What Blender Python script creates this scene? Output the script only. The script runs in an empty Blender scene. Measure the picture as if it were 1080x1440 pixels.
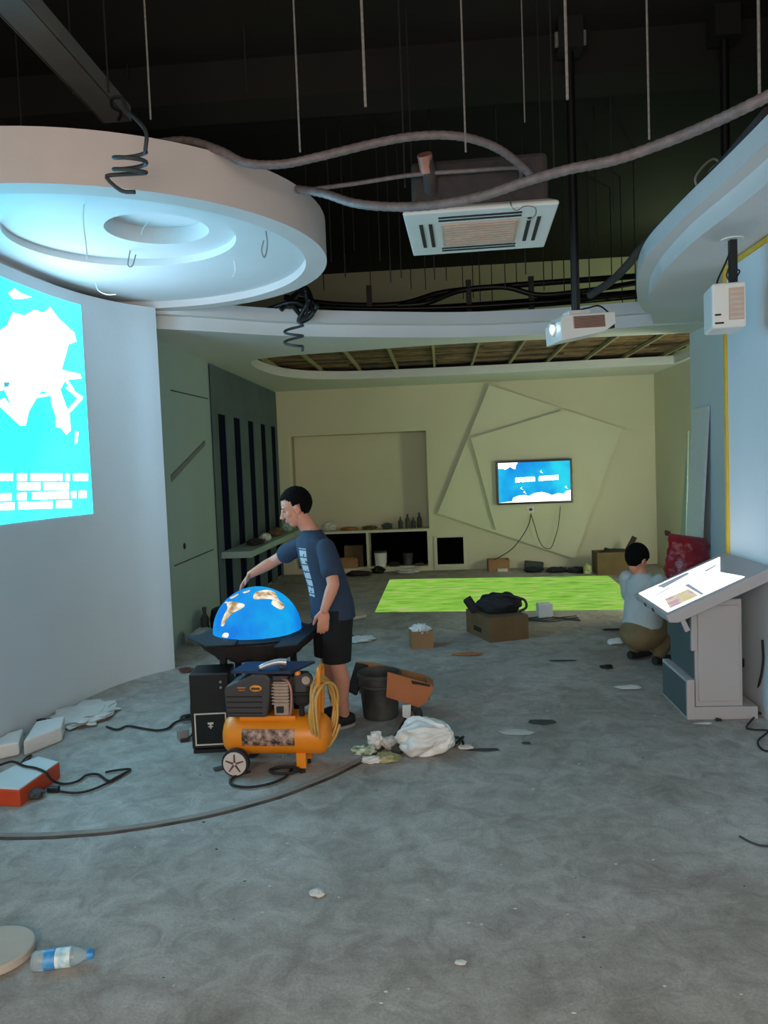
import bpy, bmesh, math, random
from mathutils import Vector, Matrix, Quaternion, noise as mnoise

# ------------------------------------------------------------------ camera
F, CX, CY, CH = 1100.0, 540.0, 720.0, 1.75
sc = bpy.context.scene
COL = sc.collection

def _cam_axes():
    d = Vector(((620 - CX) / F, -(655 - CY) / F, -1.0)).normalized()
    r = math.radians(2.0)
    u = Vector((-math.sin(r), math.cos(r), 0.0))
    u = (u - d * u.dot(d)).normalized()
    x = d.cross(u)
    return Matrix((x, d, u))            # rows: world axes seen from the camera
CAMROT = _cam_axes()
cam_data = bpy.data.cameras.new('camera')
cam_data.sensor_fit = 'VERTICAL'
cam_data.sensor_height = 36.0
cam_data.lens = 36.0 * F / 1440.0
cam_data.clip_start = 0.05
cam = bpy.data.objects.new('camera', cam_data)
COL.objects.link(cam)
cam.matrix_world = Matrix.Translation((0, 0, CH)) @ CAMROT.to_4x4()
sc.camera = cam

# ------------------------------------------------------------------ light
sc.view_settings.view_transform = 'Standard'
sc.view_settings.look = 'None'
sc.view_settings.gamma = 1.0
sc.view_settings.use_curve_mapping = False
sc.view_settings.exposure = 0.72
world = bpy.data.worlds.new('world')
sc.world = world
world.use_nodes = True
wbg = world.node_tree.nodes['Background']
wbg.inputs[0].default_value = (0.92, 0.90, 0.88, 1)
wbg.inputs[1].default_value = 0.22
# daylight through the open shop front behind the camera
al = bpy.data.lights.new('shopfront_daylight', 'AREA')
al.shape = 'RECTANGLE'
al.size, al.size_y = 4.2, 2.6
al.energy = 108
al.color = (1.0, 0.85, 0.72)
alo = bpy.data.objects.new('shopfront_daylight', al)
COL.objects.link(alo)
alo.location = (-0.3, -1.9, 1.9)
alo.rotation_euler = (math.radians(82), 0, 0)

# builders' work lamp round the corner of the far room; unseen loft fill added
for nm, loc, en, col in (('work_lamp_low', (3.25, 9.25, 1.15), 40, (0.94, 1.0, 0.74)), ('loft_fill_light', (3.3, 11.2, 4.1), 17, (0.70, 1.0, 0.52))):
    wl_ = bpy.data.lights.new(nm, 'POINT'); wl_.energy = en; wl_.color = col; wl_.shadow_soft_size = 0.12
    wo_ = bpy.data.objects.new(nm, wl_); wo_.location = loc; COL.objects.link(wo_)

# ------------------------------------------------------------------ pixel helpers
def ray(x, y):
    return CAMROT @ Vector(((x - CX) / F, -(y - CY) / F, -1.0))
def at_z(x, y, z=0.0):
    r = ray(x, y); return Vector((0, 0, CH)) + r * ((z - CH) / r.z)
def at_y(x, y, Y):
    r = ray(x, y); return Vector((0, 0, CH)) + r * (Y / r.y)
def at_x(x, y, X):
    r = ray(x, y); return Vector((0, 0, CH)) + r * (X / r.x)

# ------------------------------------------------------------------ materials
def lin(c):
    return tuple(((v / 255) / 12.92 if v / 255 <= 0.04045 else ((v / 255 + 0.055) / 1.055) ** 2.4) for v in c) + (1,)

def mat(name, rgb, rough=0.6, metal=0.0, vary=0.15, scale=8.0, bump=0.0, bscale=60.0, emit=0.0, alpha=1.0, trans=0.0, rgb2=None):
    m = bpy.data.materials.new(name); m.use_nodes = True
    nt = m.node_tree; b = nt.nodes['Principled BSDF']
    c = lin(rgb)
    c2 = lin(rgb2) if rgb2 else tuple(v * (1 - vary) for v in c[:3]) + (1,)
    tc = nt.nodes.new('ShaderNodeTexCoord')
    n = nt.nodes.new('ShaderNodeTexNoise'); n.inputs['Scale'].default_value = scale; n.inputs['Detail'].default_value = 6
    nt.links.new(tc.outputs['Object'], n.inputs['Vector'])
    ramp = nt.nodes.new('ShaderNodeValToRGB')
    ramp.color_ramp.elements[0].position = 0.35; ramp.color_ramp.elements[1].position = 0.65
    ramp.color_ramp.elements[0].color = c2; ramp.color_ramp.elements[1].color = c
    nt.links.new(n.outputs['Fac'], ramp.inputs['Fac'])
    nt.links.new(ramp.outputs['Color'], b.inputs['Base Color'])
    b.inputs['Roughness'].default_value = rough
    b.inputs['Metallic'].default_value = metal
    if trans: b.inputs['Transmission Weight'].default_value = trans; b.inputs['IOR'].default_value = 1.3
    if alpha < 1: b.inputs['Alpha'].default_value = alpha
    if emit:
        nt.links.new(ramp.outputs['Color'], b.inputs['Emission Color'])
        b.inputs['Emission Strength'].default_value = emit
    if bump:
        n2 = nt.nodes.new('ShaderNodeTexNoise'); n2.inputs['Scale'].default_value = bscale; n2.inputs['Detail'].default_value = 8
        nt.links.new(tc.outputs['Object'], n2.inputs['Vector'])
        bp = nt.nodes.new('ShaderNodeBump'); bp.inputs['Strength'].default_value = bump; bp.inputs['Distance'].default_value = 0.02
        nt.links.new(n2.outputs['Fac'], bp.inputs['Height'])
        nt.links.new(bp.outputs['Normal'], b.inputs['Normal'])
    return m

def screen_mat(name, stops, scale, strength, stretch=(1, 1, 1), detail=6, distort=0.0):
    """light-giving picture: noise through a colour ramp"""
    m = bpy.data.materials.new(name); m.use_nodes = True
    nt = m.node_tree; b = nt.nodes['Principled BSDF']
    b.inputs['Base Color'].default_value = (0.02, 0.02, 0.02, 1); b.inputs['Roughness'].default_value = 0.6
    b.inputs['Specular IOR Level'].default_value = 0.0
    tc = nt.nodes.new('ShaderNodeTexCoord'); mp = nt.nodes.new('ShaderNodeMapping')
    mp.inputs['Scale'].default_value = stretch
    n = nt.nodes.new('ShaderNodeTexNoise'); n.inputs['Scale'].default_value = scale; n.inputs['Detail'].default_value = detail
    n.inputs['Distortion'].default_value = distort
    r = nt.nodes.new('ShaderNodeValToRGB')
    els = r.color_ramp.elements
    while len(els) < len(stops): els.new(0.5)
    for e, (p, c) in zip(els, stops):
        e.position = p; e.color = lin(c)
    nt.links.new(tc.outputs['Object'], mp.inputs['Vector']); nt.links.new(mp.outputs['Vector'], n.inputs['Vector'])
    nt.links.new(n.outputs['Fac'], r.inputs['Fac']); nt.links.new(r.outputs['Color'], b.inputs['Emission Color'])
    b.inputs['Emission Strength'].default_value = strength
    return m

def floor_material():
    m = bpy.data.materials.new('dusty_concrete'); m.use_nodes = True
    nt = m.node_tree; b = nt.nodes['Principled BSDF']; L = nt.links.new
    tc = nt.nodes.new('ShaderNodeTexCoord')
    def nz(scale, detail=8, rough=0.6, dist=0.0):
        n = nt.nodes.new('ShaderNodeTexNoise'); n.inputs['Scale'].default_value = scale; n.inputs['Detail'].default_value = detail
        n.inputs['Roughness'].default_value = rough; n.inputs['Distortion'].default_value = dist
        L(tc.outputs['Object'], n.inputs['Vector']); return n
    def rp(src, a, bb, ca, cb):
        r = nt.nodes.new('ShaderNodeValToRGB'); e = r.color_ramp.elements
        e[0].position = a; e[1].position = bb; e[0].color = ca; e[1].color = cb
        L(src.outputs['Fac'], r.inputs['Fac']); return r
    def mix(kind, fac, a, bb):
        x = nt.nodes.new('ShaderNodeMixRGB'); x.blend_type = kind; x.inputs[0].default_value = fac
        L(a.outputs[0], x.inputs[1]); L(bb.outputs[0], x.inputs[2]); return x
    big = rp(nz(0.9, 6, 0.6, 0.6), 0.35, 0.7, lin((172, 164, 154)), lin((208, 203, 196)))
    mid = rp(nz(6, 10, 0.7, 0.8), 0.36, 0.62, (0.56, 0.55, 0.53, 1), (1, 1, 1, 1))
    fine = rp(nz(90, 6, 0.8), 0.36, 0.64, (0.66, 0.66, 0.66, 1), (1, 1, 1, 1))
    dust = nz(2.3, 12, 0.75, 1.2)
    dr = rp(dust, 0.56, 0.72, (0, 0, 0, 1), (0.28, 0.28, 0.28, 1))
    x = mix('MULTIPLY', 0.8, big, mid); x = mix('MULTIPLY', 0.8, x, fine); x = mix('ADD', 0.45, x, dr)
    L(x.outputs[0], b.inputs['Base Color'])
    b.inputs['Roughness'].default_value = 0.75
    b.inputs['Specular IOR Level'].default_value = 0.3
    bp = nt.nodes.new('ShaderNodeBump'); bp.inputs['Strength'].default_value = 0.45; bp.inputs['Distance'].default_value = 0.02
    hz = nz(25, 10, 0.75, 0.4); L(hz.outputs['Fac'], bp.inputs['Height']); L(bp.outputs['Normal'], b.inputs['Normal'])
    return m

M = {}
M['floor'] = floor_material()
M['white_wall'] = mat('white_wall_paint', (206, 217, 224), 0.7, vary=0.05, scale=1.2, bump=0.08, bscale=30)
M['soffit'] = mat('plasterboard_white', (212, 212, 212), 0.75, vary=0.05, scale=2, bump=0.05, bscale=20)
M['disc_edge'] = mat('plaster_edge', (206, 196, 192), 0.8, vary=0.06, scale=3, bump=0.05)
M['cream'] = mat('cream_wall_paint', (206, 200, 174), 0.75, vary=0.07, scale=0.8, bump=0.06)
M['relief'] = mat('cream_relief', (208, 204, 180), 0.75, vary=0.05, scale=1.0)
M['grey_wall'] = mat('primer_grey_wall', (156, 176, 172), 0.75, vary=0.1, scale=1.0)
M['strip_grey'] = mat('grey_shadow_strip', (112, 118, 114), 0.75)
M['slate'] = mat('slate_blue_panel', (84, 102, 110), 0.7, vary=0.25, scale=1.5)
M['slot'] = mat('navy_slot', (12, 20, 40), 0.9, vary=0.2)
M['slot'].node_tree.nodes['Principled BSDF'].inputs['Specular IOR Level'].default_value = 0.05
M['black_paint'] = mat('black_sprayed_slab', (30, 27, 25), 0.9, vary=0.3, scale=1.5)
M['black'] = mat('black_plastic', (16, 16, 18), 0.45, vary=0.2)
M['matte_black'] = mat('matte_black', (22, 22, 24), 0.8, vary=0.25, bump=0.1)
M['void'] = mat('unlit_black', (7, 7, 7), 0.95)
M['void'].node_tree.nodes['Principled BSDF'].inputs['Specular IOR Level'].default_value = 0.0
M['screen_bezel'] = mat('gloss_black', (10, 10, 12), 0.25, vary=0.1)
M['steel'] = mat('galvanised_steel', (170, 170, 168), 0.4, 0.8, vary=0.2, scale=30)
M['rod'] = mat('threaded_steel', (150, 145, 138), 0.5, 0.3, vary=0.3, scale=60)
M['rod_dark'] = mat('dark_rod', (48, 48, 46), 0.7, 0.2, vary=0.3, scale=60)
M['tray'] = mat('grey_zinc_tray', (138, 137, 134), 0.55, 0.3, vary=0.15, scale=4)
M['hose'] = mat('grey_clear_duct', (124, 114, 114), 0.45, vary=0.3, scale=25, bump=0.3, bscale=120)
M['foam_pipe'] = mat('dusty_pipe_foam', (64, 58, 58), 0.8, vary=0.3, scale=12)
M['copper'] = mat('pinkish_copper', (190, 132, 116), 0.5, 0.2, vary=0.2)
M['appliance'] = mat('appliance_white', (226, 226, 222), 0.4, vary=0.05, scale=3)
M['grille'] = mat('dusty_grille', (205, 176, 158), 0.6, vary=0.12, scale=6)
M['vent_dark'] = mat('vent_brown', (96, 60, 56), 0.6, vary=0.2)
M['dark_gap'] = mat('dark_gap', (30, 32, 32), 0.7)
M['wood1'] = mat('old_plank_brown', (112, 84, 58), 0.8, rgb2=(70, 52, 38), scale=6, bump=0.2)
M['wood2'] = mat('old_plank_tan', (140, 108, 72), 0.8, rgb2=(92, 70, 48), scale=6, bump=0.2)
M['wood3'] = mat('old_plank_dark', (78, 60, 44), 0.85, rgb2=(44, 34, 28), scale=6, bump=0.2)
M['batten'] = mat('pale_batten', (160, 146, 112), 0.75, vary=0.2, scale=8)
M['yellow'] = mat('yellow_strip', (214, 176, 56), 0.6, vary=0.1)
M['card'] = mat('corrugated_card', (158, 118, 80), 0.85, vary=0.15, scale=5)
M['card_red'] = mat('orange_brown_card', (176, 110, 70), 0.85, vary=0.12, scale=5)
M['card_dark'] = mat('dark_card', (112, 90, 60), 0.9, vary=0.2, scale=5)
M['ink'] = mat('black_ink', (34, 30, 26), 0.8)
M['kiosk'] = mat('kiosk_white', (176, 172, 174), 0.5, vary=0.04, scale=2)
M['orange'] = mat('compressor_orange', (232, 138, 26), 0.35, vary=0.08, scale=5)
M['charcoal'] = mat('charcoal_plastic', (58, 56, 56), 0.55, vary=0.15, scale=10)
M['alu'] = mat('cast_aluminium', (176, 160, 148), 0.5, 0.4, vary=0.2, scale=20)
M['label'] = mat('printed_label', (186, 150, 132), 0.4, rgb2=(52, 34, 28), scale=38)
M['wheel'] = mat('wheel_grey', (200, 190, 184), 0.55, vary=0.1, scale=12)
M['rubber'] = mat('black_rubber', (30, 28, 28), 0.8)
M['hose_yellow'] = mat('straw_air_hose', (204, 160, 84), 0.45, vary=0.2, scale=15)
M['cloth'] = mat('black_brown_cloth', (48, 40, 40), 0.9, vary=0.3, scale=7, bump=0.2)
M['cloth_edge'] = mat('black_blue_cloth', (26, 30, 36), 0.8, vary=0.3, scale=7)
M['blueboard'] = mat('dark_blue_board', (28, 44, 78), 0.5, vary=0.3, scale=6)
M['bucket'] = mat('stained_bucket', (78, 80, 78), 0.6, rgb2=(38, 38, 38), scale=6)
M['plastic_white'] = mat('white_plastic_film', (226, 228, 226), 0.35, vary=0.12, scale=9, bump=0.45, bscale=11)
M['paper'] = mat('white_paper', (222, 224, 220), 0.8, vary=0.08)
M['foam'] = mat('white_foam', (220, 222, 220), 0.85, vary=0.06, scale=20, bump=0.15)
M['green'] = mat('green_packet', (62, 116, 52), 0.4, rgb2=(220, 224, 210), scale=30)
M['greenleaf'] = mat('olive_packet', (120, 128, 76), 0.5, rgb2=(186, 180, 140), scale=26)
M['redbox'] = mat('orange_red_tray', (198, 72, 34), 0.45, vary=0.15, scale=6)
M['tealtop'] = mat('pale_panel', (206, 214, 212), 0.5, vary=0.05)
M['red_sack'] = mat('red_plastic_sack', (158, 24, 44), 0.3, vary=0.3, scale=9, bump=0.9, bscale=11)
M['skin'] = mat('skin', (206, 142, 116), 0.55, vary=0.08, scale=20)
M['hair'] = mat('black_hair', (11, 10, 10), 0.85, vary=0.4, scale=60, bump=0.5, bscale=160)
M['hair'].node_tree.nodes['Principled BSDF'].inputs['Specular IOR Level'].default_value = 0.1
M['shorts'] = mat('black_shorts', (14, 14, 18), 0.9, vary=0.3, scale=10, bump=0.1)
M['shoe'] = mat('dark_shoe', (26, 25, 26), 0.7, vary=0.2)
M['sole'] = mat('pale_sole', (170, 168, 160), 0.7)
M['grey_shirt'] = mat('pale_grey_shirt', (176, 184, 184), 0.85, vary=0.12, scale=9, bump=0.1)
M['khaki'] = mat('khaki_trousers', (120, 104, 72), 0.9, vary=0.25, scale=9, bump=0.15)
M['clear'] = mat('clear_plastic', (222, 236, 240), 0.15, vary=0.05, trans=0.75)
M['bottle_blue'] = mat('bottle_blue_label', (36, 122, 196), 0.4, rgb2=(90, 170, 222), scale=26)
M['beige_board'] = mat('beige_board', (186, 176, 162), 0.8, vary=0.1, scale=8)
M['chip'] = mat('plaster_chip', (206, 204, 198), 0.85, vary=0.1)
M['track'] = mat('rusty_floor_track', (86, 70, 60), 0.8, rgb2=(44, 38, 34), scale=10)
M['track_pale'] = mat('cement_kerb', (150, 138, 128), 0.85, vary=0.2, scale=8)
M['grey_dark'] = mat('dark_grey_thing', (62, 66, 68), 0.7, vary=0.2)
M['silver'] = mat('silver_tool', (190, 194, 198), 0.35, 0.5, vary=0.2)
M['lamp'] = mat('projector_lens_light', (210, 240, 255), 0.2, vary=0.02, emit=6.0)
M['cyan_img'] = screen_mat('projected_cyan', [(0.3, (28, 196, 240)), (0.7, (52, 208, 246))], 0.7, 2.9)
M['white_img'] = mat('projected_white', (206, 232, 255), 0.6, vary=0.01, emit=8.5)
M['teal_img'] = mat('projected_teal', (60, 150, 160), 0.6, vary=0.3, scale=20, emit=1.0)
M['green_img'] = screen_mat('projected_meadow', [(0.30, (92, 138, 50)), (0.42, (116, 170, 62)), (0.55, (132, 184, 68)), (0.64, (158, 178, 106)), (0.74, (180, 152, 120))],
                            5.5, 0.66, (0.55, 1.6, 1), 9, 0.6)
M['tv_blue'] = screen_mat('tv_sky', [(0.3, (14, 96, 222)), (0.5, (20, 168, 234)), (0.66, (40, 214, 238))], 1.6, 0.62)
M['tv_white'] = mat('tv_cloud_white', (246, 252, 255), 0.6, vary=0.02, emit=1.15)
M['globe'] = screen_mat('lit_ocean', [(0.35, (8, 124, 228)), (0.62, (14, 180, 240))], 3.0, 0.60)
M['land'] = screen_mat('lit_land', [(0.36, (150, 120, 84)), (0.48, (214, 196, 160)), (0.6, (244, 240, 228))], 16, 0.72)
M['kiosk_img'] = mat('kiosk_picture_white', (250, 250, 252), 0.6, vary=0.02, emit=2.8)
M['kiosk_img2'] = screen_mat('kiosk_picture_tint', [(0.4, (214, 186, 190)), (0.5, (240, 226, 214)), (0.6, (232, 222, 160))], 9, 0.50)
M['kiosk_img3'] = mat('kiosk_picture_grey', (168, 172, 182), 0.6, vary=0.1, emit=0.30)  # grey marks within the kiosk picture

# ------------------------------------------------------------------ mesh helpers
def new_bm(): return bmesh.new()

def link(o, parent=None):
    COL.objects.link(o)
    if parent is not None: o.parent = parent
    return o

def mk(name, bm, m, parent=None, smooth=False, bevel=0.0, local=False):
    """mesh object; vertices are world coordinates (or the parent's frame if local)"""
    bmesh.ops.recalc_face_normals(bm, faces=bm.faces[:])
    me = bpy.data.meshes.new(name); bm.to_mesh(me); bm.free()
    me.materials.append(m)
    if smooth:
        for p in me.polygons: p.use_smooth = True
    o = bpy.data.objects.new(name, me); link(o)
    if parent is not None:
        o.parent = parent
        if not local: o.matrix_parent_inverse = world_of(parent).inverted()
    if bevel:
        b = o.modifiers.new('bevel', 'BEVEL'); b.width = bevel; b.segments = 2; b.limit_method = 'ANGLE'
    if smooth:
        try: me.set_sharp_from_angle(angle=math.radians(50))
        except Exception: pass
    return o

def world_of(o):
    m = Matrix.LocRotScale(o.location, o.rotation_euler, o.scale)
    if o.parent: m = world_of(o.parent) @ o.matrix_parent_inverse @ m
    return m

def thing(name, label, cat, loc=(0, 0, 0), rz=0.0, group=None):
    o = bpy.data.objects.new(name, None); o.empty_display_size = 0.1
    o.location = loc; o.rotation_euler = (0, 0, rz); link(o)
    return tag(o, label, cat, group)

def tag(o, label, cat, group=None):
    o['label'] = label; o['category'] = cat
    if group: o['group'] = group
    return o

def struct(o, label=None):
    o['kind'] = 'structure'
    if label: o['label'] = label
    return o

def box(bm, lo, hi, rot=None, about=None):
    lo, hi = Vector(lo), Vector(hi)
    c = (lo + hi) / 2; s = hi - lo
    mtx = Matrix.Translation(c) @ Matrix.Diagonal((s.x, s.y, s.z, 1))
    if rot is not None:
        a = Vector(about) if about is not None else c
        mtx = Matrix.Translation(a) @ rot.to_4x4() @ Matrix.Translation(-a) @ mtx
    return bmesh.ops.create_cube(bm, size=1.0, matrix=mtx)['verts']

def frame_of(d):
    d = d.normalized()
    a = Vector((0, 0, 1)) if abs(d.z) < 0.95 else Vector((1, 0, 0))
    u = d.cross(a).normalized(); v = d.cross(u).normalized()
    return u, v

def cyl(bm, p0, p1, r0, r1=None, seg=16):
    p0, p1 = Vector(p0), Vector(p1); r1 = r0 if r1 is None else r1
    u, v = frame_of(p1 - p0)
    A = [bm.verts.new(p0 + (u * math.cos(2 * math.pi * i / seg) + v * math.sin(2 * math.pi * i / seg)) * r0) for i in range(seg)]
    B = [bm.verts.new(p1 + (u * math.cos(2 * math.pi * i / seg) + v * math.sin(2 * math.pi * i / seg)) * r1) for i in range(seg)]
    for i in range(seg):
        j = (i + 1) % seg; bm.faces.new((A[i], A[j], B[j], B[i]))
    bm.faces.new(A[::-1]); bm.faces.new(B)

def smooth_path(pts, n=6, closed=False):
    pts = [Vector(p) for p in pts]; N = len(pts); out = []
    rng = range(N if closed else N - 1)
    for i in rng:
        if closed: p0, p1, p2, p3 = pts[i - 1], pts[i], pts[(i + 1) % N], pts[(i + 2) % N]
        else:
            p1, p2 = pts[i], pts[i + 1]
            p0 = pts[i - 1] if i > 0 else p1 * 2 - p2
            p3 = pts[i + 2] if i + 2 < N else p2 * 2 - p1
        for k in range(n):
            t = k / n
            out.append(0.5 * ((2 * p1) + (p2 - p0) * t + (2 * p0 - 5 * p1 + 4 * p2 - p3) * t * t + (3 * p1 - p0 - 3 * p2 + p3) * t ** 3))
    if not closed: out.append(pts[-1])
    return out

def tube(bm, pts, r, seg=8, n=6, smooth=True, rib=0.0):
    P = smooth_path(pts, n) if smooth else [Vector(p) for p in pts]
    N = len(P); rings = []
    rad = r if callable(r) else (lambda t: r)
    prev = None
    for i, p in enumerate(P):
        d = (P[min(i + 1, N - 1)] - P[max(i - 1, 0)])
        if d.length < 1e-9: d = Vector((0, 0, 1))
        d.normalize()
        if prev is None: u, _ = frame_of(d)
        else:
            u = prev - d * prev.dot(d)
            u = u.normalized() if u.length > 1e-6 else frame_of(d)[0]
        v = d.cross(u); prev = u
        rr = rad(i / (N - 1)) * (1 + (rib if i % 2 else -rib))
        rings.append([bm.verts.new(p + (u * math.cos(2 * math.pi * k / seg) + v * math.sin(2 * math.pi * k / seg)) * rr) for k in range(seg)])
    for a, b in zip(rings, rings[1:]):
        for k in range(seg):
            j = (k + 1) % seg; bm.faces.new((a[k], a[j], b[j], b[k]))
    bm.faces.new(rings[0][::-1]); bm.faces.new(rings[-1])

def ball(bm, c, r, seg=14, rings=8, rot=None):
    r = r if hasattr(r, '__len__') else (r, r, r)
    m = Matrix.Translation(Vector(c)) @ (rot.to_4x4() if rot is not None else Matrix()) @ Matrix.Diagonal((r[0], r[1], r[2], 1))
    return bmesh.ops.create_uvsphere(bm, u_segments=seg, v_segments=rings, radius=1.0, matrix=m)['verts']

def loft(bm, rings, seg=20):
    """rings: (centre, axis_a, ra, axis_b, rb[, power])"""
    R = []
    for q in rings:
        c, a, ra, b, rb = q[:5]; pw = q[5] if len(q) > 5 else 1.0
        row = []
        for k in range(seg):
            t = 2 * math.pi * k / seg; ct, st = math.cos(t), math.sin(t)
            x = math.copysign(abs(ct) ** pw, ct); y = math.copysign(abs(st) ** pw, st)
            row.append(bm.verts.new(Vector(c) + Vector(a) * (ra * x) + Vector(b) * (rb * y)))
        R.append(row)
    for p, q in zip(R, R[1:]):
        for k in range(seg):
            j = (k + 1) % seg; bm.faces.new((p[k], p[j], q[j], q[k]))
    bm.faces.new(R[0][::-1]); bm.faces.new(R[-1])

def lathe(bm, c, prof, seg=32, axis=None, closed=True):
    """prof: list of (radius, height) along axis"""
    ax = Vector(axis).normalized() if axis is not None else Vector((0, 0, 1))
    if abs(ax.z) > 0.99: u, v = Vector((1, 0, 0)), Vector((0, 1, 0))
    else: u, v = frame_of(ax)
    rows = []
    for r, h in prof:
        rows.append([bm.verts.new(Vector(c) + ax * h + (u * math.cos(2 * math.pi * k / seg) + v * math.sin(2 * math.pi * k / seg)) * max(r, 1e-4)) for k in range(seg)])
    for a, b in zip(rows, rows[1:]):
        for k in range(seg):
            j = (k + 1) % seg; bm.faces.new((a[k], a[j], b[j], b[k]))
    if closed:
        bm.faces.new(rows[0][::-1]); bm.faces.new(rows[-1])

def plate(outline, holes, z0, z1, tf=None):
    """flat slab with holes (2D curve fill), returns a bmesh; tf maps (x,y,z) to world"""
    cu = bpy.data.curves.new('tmp', 'CURVE'); cu.dimensions = '2D'; cu.fill_mode = 'BOTH'
    cu.extrude = (z1 - z0) / 2
    for poly in [outline] + list(holes):
        s = cu.splines.new('POLY'); s.points.add(len(poly) - 1)
        for p, q in zip(s.points, poly): p.co = (q[0], q[1], 0, 1)
        s.use_cyclic_u = True
    o = bpy.data.objects.new('tmp', cu); COL.objects.link(o)
    dg = bpy.context.evaluated_depsgraph_get(); dg.update()
    me = bpy.data.meshes.new_from_object(o.evaluated_get(dg))
    bm = bmesh.new(); bm.from_mesh(me)
    bpy.data.objects.remove(o); bpy.data.curves.remove(cu); bpy.data.meshes.remove(me)
    zc = (z0 + z1) / 2
    for v in bm.verts:
        p = Vector((v.co.x, v.co.y, v.co.z + zc))
        v.co = tf(p) if tf else p
    bmesh.ops.remove_doubles(bm, verts=bm.verts[:], dist=1e-5)
    return bm

def circle(cx, cy, r, n=72, clampx=None):
    pts = [(cx + r * math.cos(2 * math.pi * i / n), cy + r * math.sin(2 * math.pi * i / n)) for i in range(n)]
    if clampx is not None:
        pts = [(max(x, clampx), y) for x, y in pts]
        out = []
        for p in pts:
            if not out or (abs(p[0] - out[-1][0]) + abs(p[1] - out[-1][1])) > 1e-4: out.append(p)
        pts = out
    return pts

def prism(bm, poly, thick):
    """poly: list of world Vectors in one plane, thick: Vector"""
    A = [bm.verts.new(Vector(p)) for p in poly]; B = [bm.verts.new(Vector(p) + Vector(thick)) for p in poly]
    n = len(A)
    bm.faces.new(A); bm.faces.new(B[::-1])
    for i in range(n):
        j = (i + 1) % n; bm.faces.new((A[i], B[i], B[j], A[j]))

V3 = lambda *a: Vector(a)
def crumple(bm, c, size, seed=0, sub=3, amp=0.25, freq=3.0, flat=True, ridge=0.0):
    vs = bmesh.ops.create_icosphere(bm, subdivisions=sub, radius=1.0)['verts']
    off = Vector((seed * 7.13, seed * 3.7, seed * 1.9))
    for v in vs:
        d = v.co.normalized()
        k = 1 + amp * mnoise.turbulence(d * freq + off, 3, True) - amp * 0.5
        if ridge: k += ridge * (0.5 - abs(mnoise.noise(d * 2.6 + off)) * 2.2) + ridge * 0.5 * (0.4 - abs(mnoise.noise(V3(d.x, d.y, d.z * 0.4) * 5.5 - off)) * 2.0)
        p = d * k
        p = Vector((p.x * size[0], p.y * size[1], p.z * size[2]))
        if flat: p.z = max(p.z + size[2] * 0.75, 0.002)
        v.co = p + Vector(c)

def remeshed(name, bm, m, parent, voxel=0.006, smooth_it=4):
    me = bpy.data.meshes.new('tmp'); bm.to_mesh(me); bm.free()
    o = bpy.data.objects.new('tmp', me); COL.objects.link(o)
    r = o.modifiers.new('r', 'REMESH'); r.mode = 'VOXEL'; r.voxel_size = voxel
    s = o.modifiers.new('s', 'SMOOTH'); s.factor = 0.5; s.iterations = smooth_it
    dg = bpy.context.evaluated_depsgraph_get(); dg.update()
    me2 = bpy.data.meshes.new_from_object(o.evaluated_get(dg))
    bpy.data.objects.remove(o); bpy.data.meshes.remove(me)
    me2.name = name; me2.materials.clear(); me2.materials.append(m)
    for p in me2.polygons: p.use_smooth = True
    ob = bpy.data.objects.new(name, me2); link(ob)
    if parent is not None:
        ob.parent = parent; ob.matrix_parent_inverse = world_of(parent).inverted()
    return ob

def chain(bm, pts, radii, seg=12):
    pts = [Vector(p) for p in pts]
    for p, r in zip(pts, radii): ball(bm, p, r, seg, 8)
    for a, b, ra, rb in zip(pts, pts[1:], radii, radii[1:]):
        if (b - a).length > 1e-5: cyl(bm, a, b, ra, rb, seg)

# ================================================================== SETTING
YB = 13.1
SOF = 3.1
CEIL = 5.0
# floor
bm = new_bm(); box(bm, (-3.6, -2.2, -0.15), (4.2, 13.9, 0.0))
floor = struct(mk('floor', bm, M['floor']), 'dusty grey concrete floor with footprints and plaster marks')
def arc_strip(bm, cx, cy, r0, r1, z0, z1, a0, a1, n=60, wob=0.0):
    rows = []
    for i in range(n + 1):
        a = math.radians(a0 + (a1 - a0) * i / n); w = wob * mnoise.noise(Vector((i * 0.35, r0 * 3, 0)))
        ca, sa = math.cos(a), math.sin(a)
        rows.append([bm.verts.new((cx + (r + w) * ca, cy + (r + w) * sa, z)) for r, z in ((r0, z0), (r1, z0), (r1, z1), (r0, z1))])
    for p, q in zip(rows, rows[1:]):
        for k in range(4):
            j = (k + 1) % 4; bm.faces.new((p[k], p[j], q[j], q[k]))
    bm.faces.new(rows[0]); bm.faces.new(rows[-1][::-1])
bm = new_bm(); arc_strip(bm, -2.15, 5.45, 1.835, 1.858, 0, 0.005, -115, 2, wob=0.008)
mk('floor_track', bm, M['track'], floor)
bm = new_bm(); arc_strip(bm, -2.15, 5.45, 1.795, 1.833, 0, 0.007, -115, 2, wob=0.006)
mk('floor_kerb', bm, M['track_pale'], floor)

# black slab ceiling and its beam
bm = new_bm(); box(bm, (-3.6, -2.2, CEIL), (4.2, 13.9, CEIL + 0.2))
ceiling = struct(mk('ceiling', bm, M['black_paint']), 'high concrete ceiling sprayed black')
bm = new_bm(); box(bm, (-3.6, 6.25, CEIL - 0.31), (4.2, 6.65, CEIL)); mk('beam', bm, M['black_paint'], ceiling)

# outer shell, sprayed black
bm = new_bm(); box(bm, (-3.6, -2.2, 0), (-3.45, 13.9, CEIL)); struct(mk('wall_outer_left', bm, M['black_paint']), 'black painted outer wall behind the curved partition')
bm = new_bm(); box(bm, (4.05, -2.2, 0), (4.2, 13.9, CEIL)); struct(mk('wall_outer_right', bm, M['black_paint']), 'black painted outer wall on the right')

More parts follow.
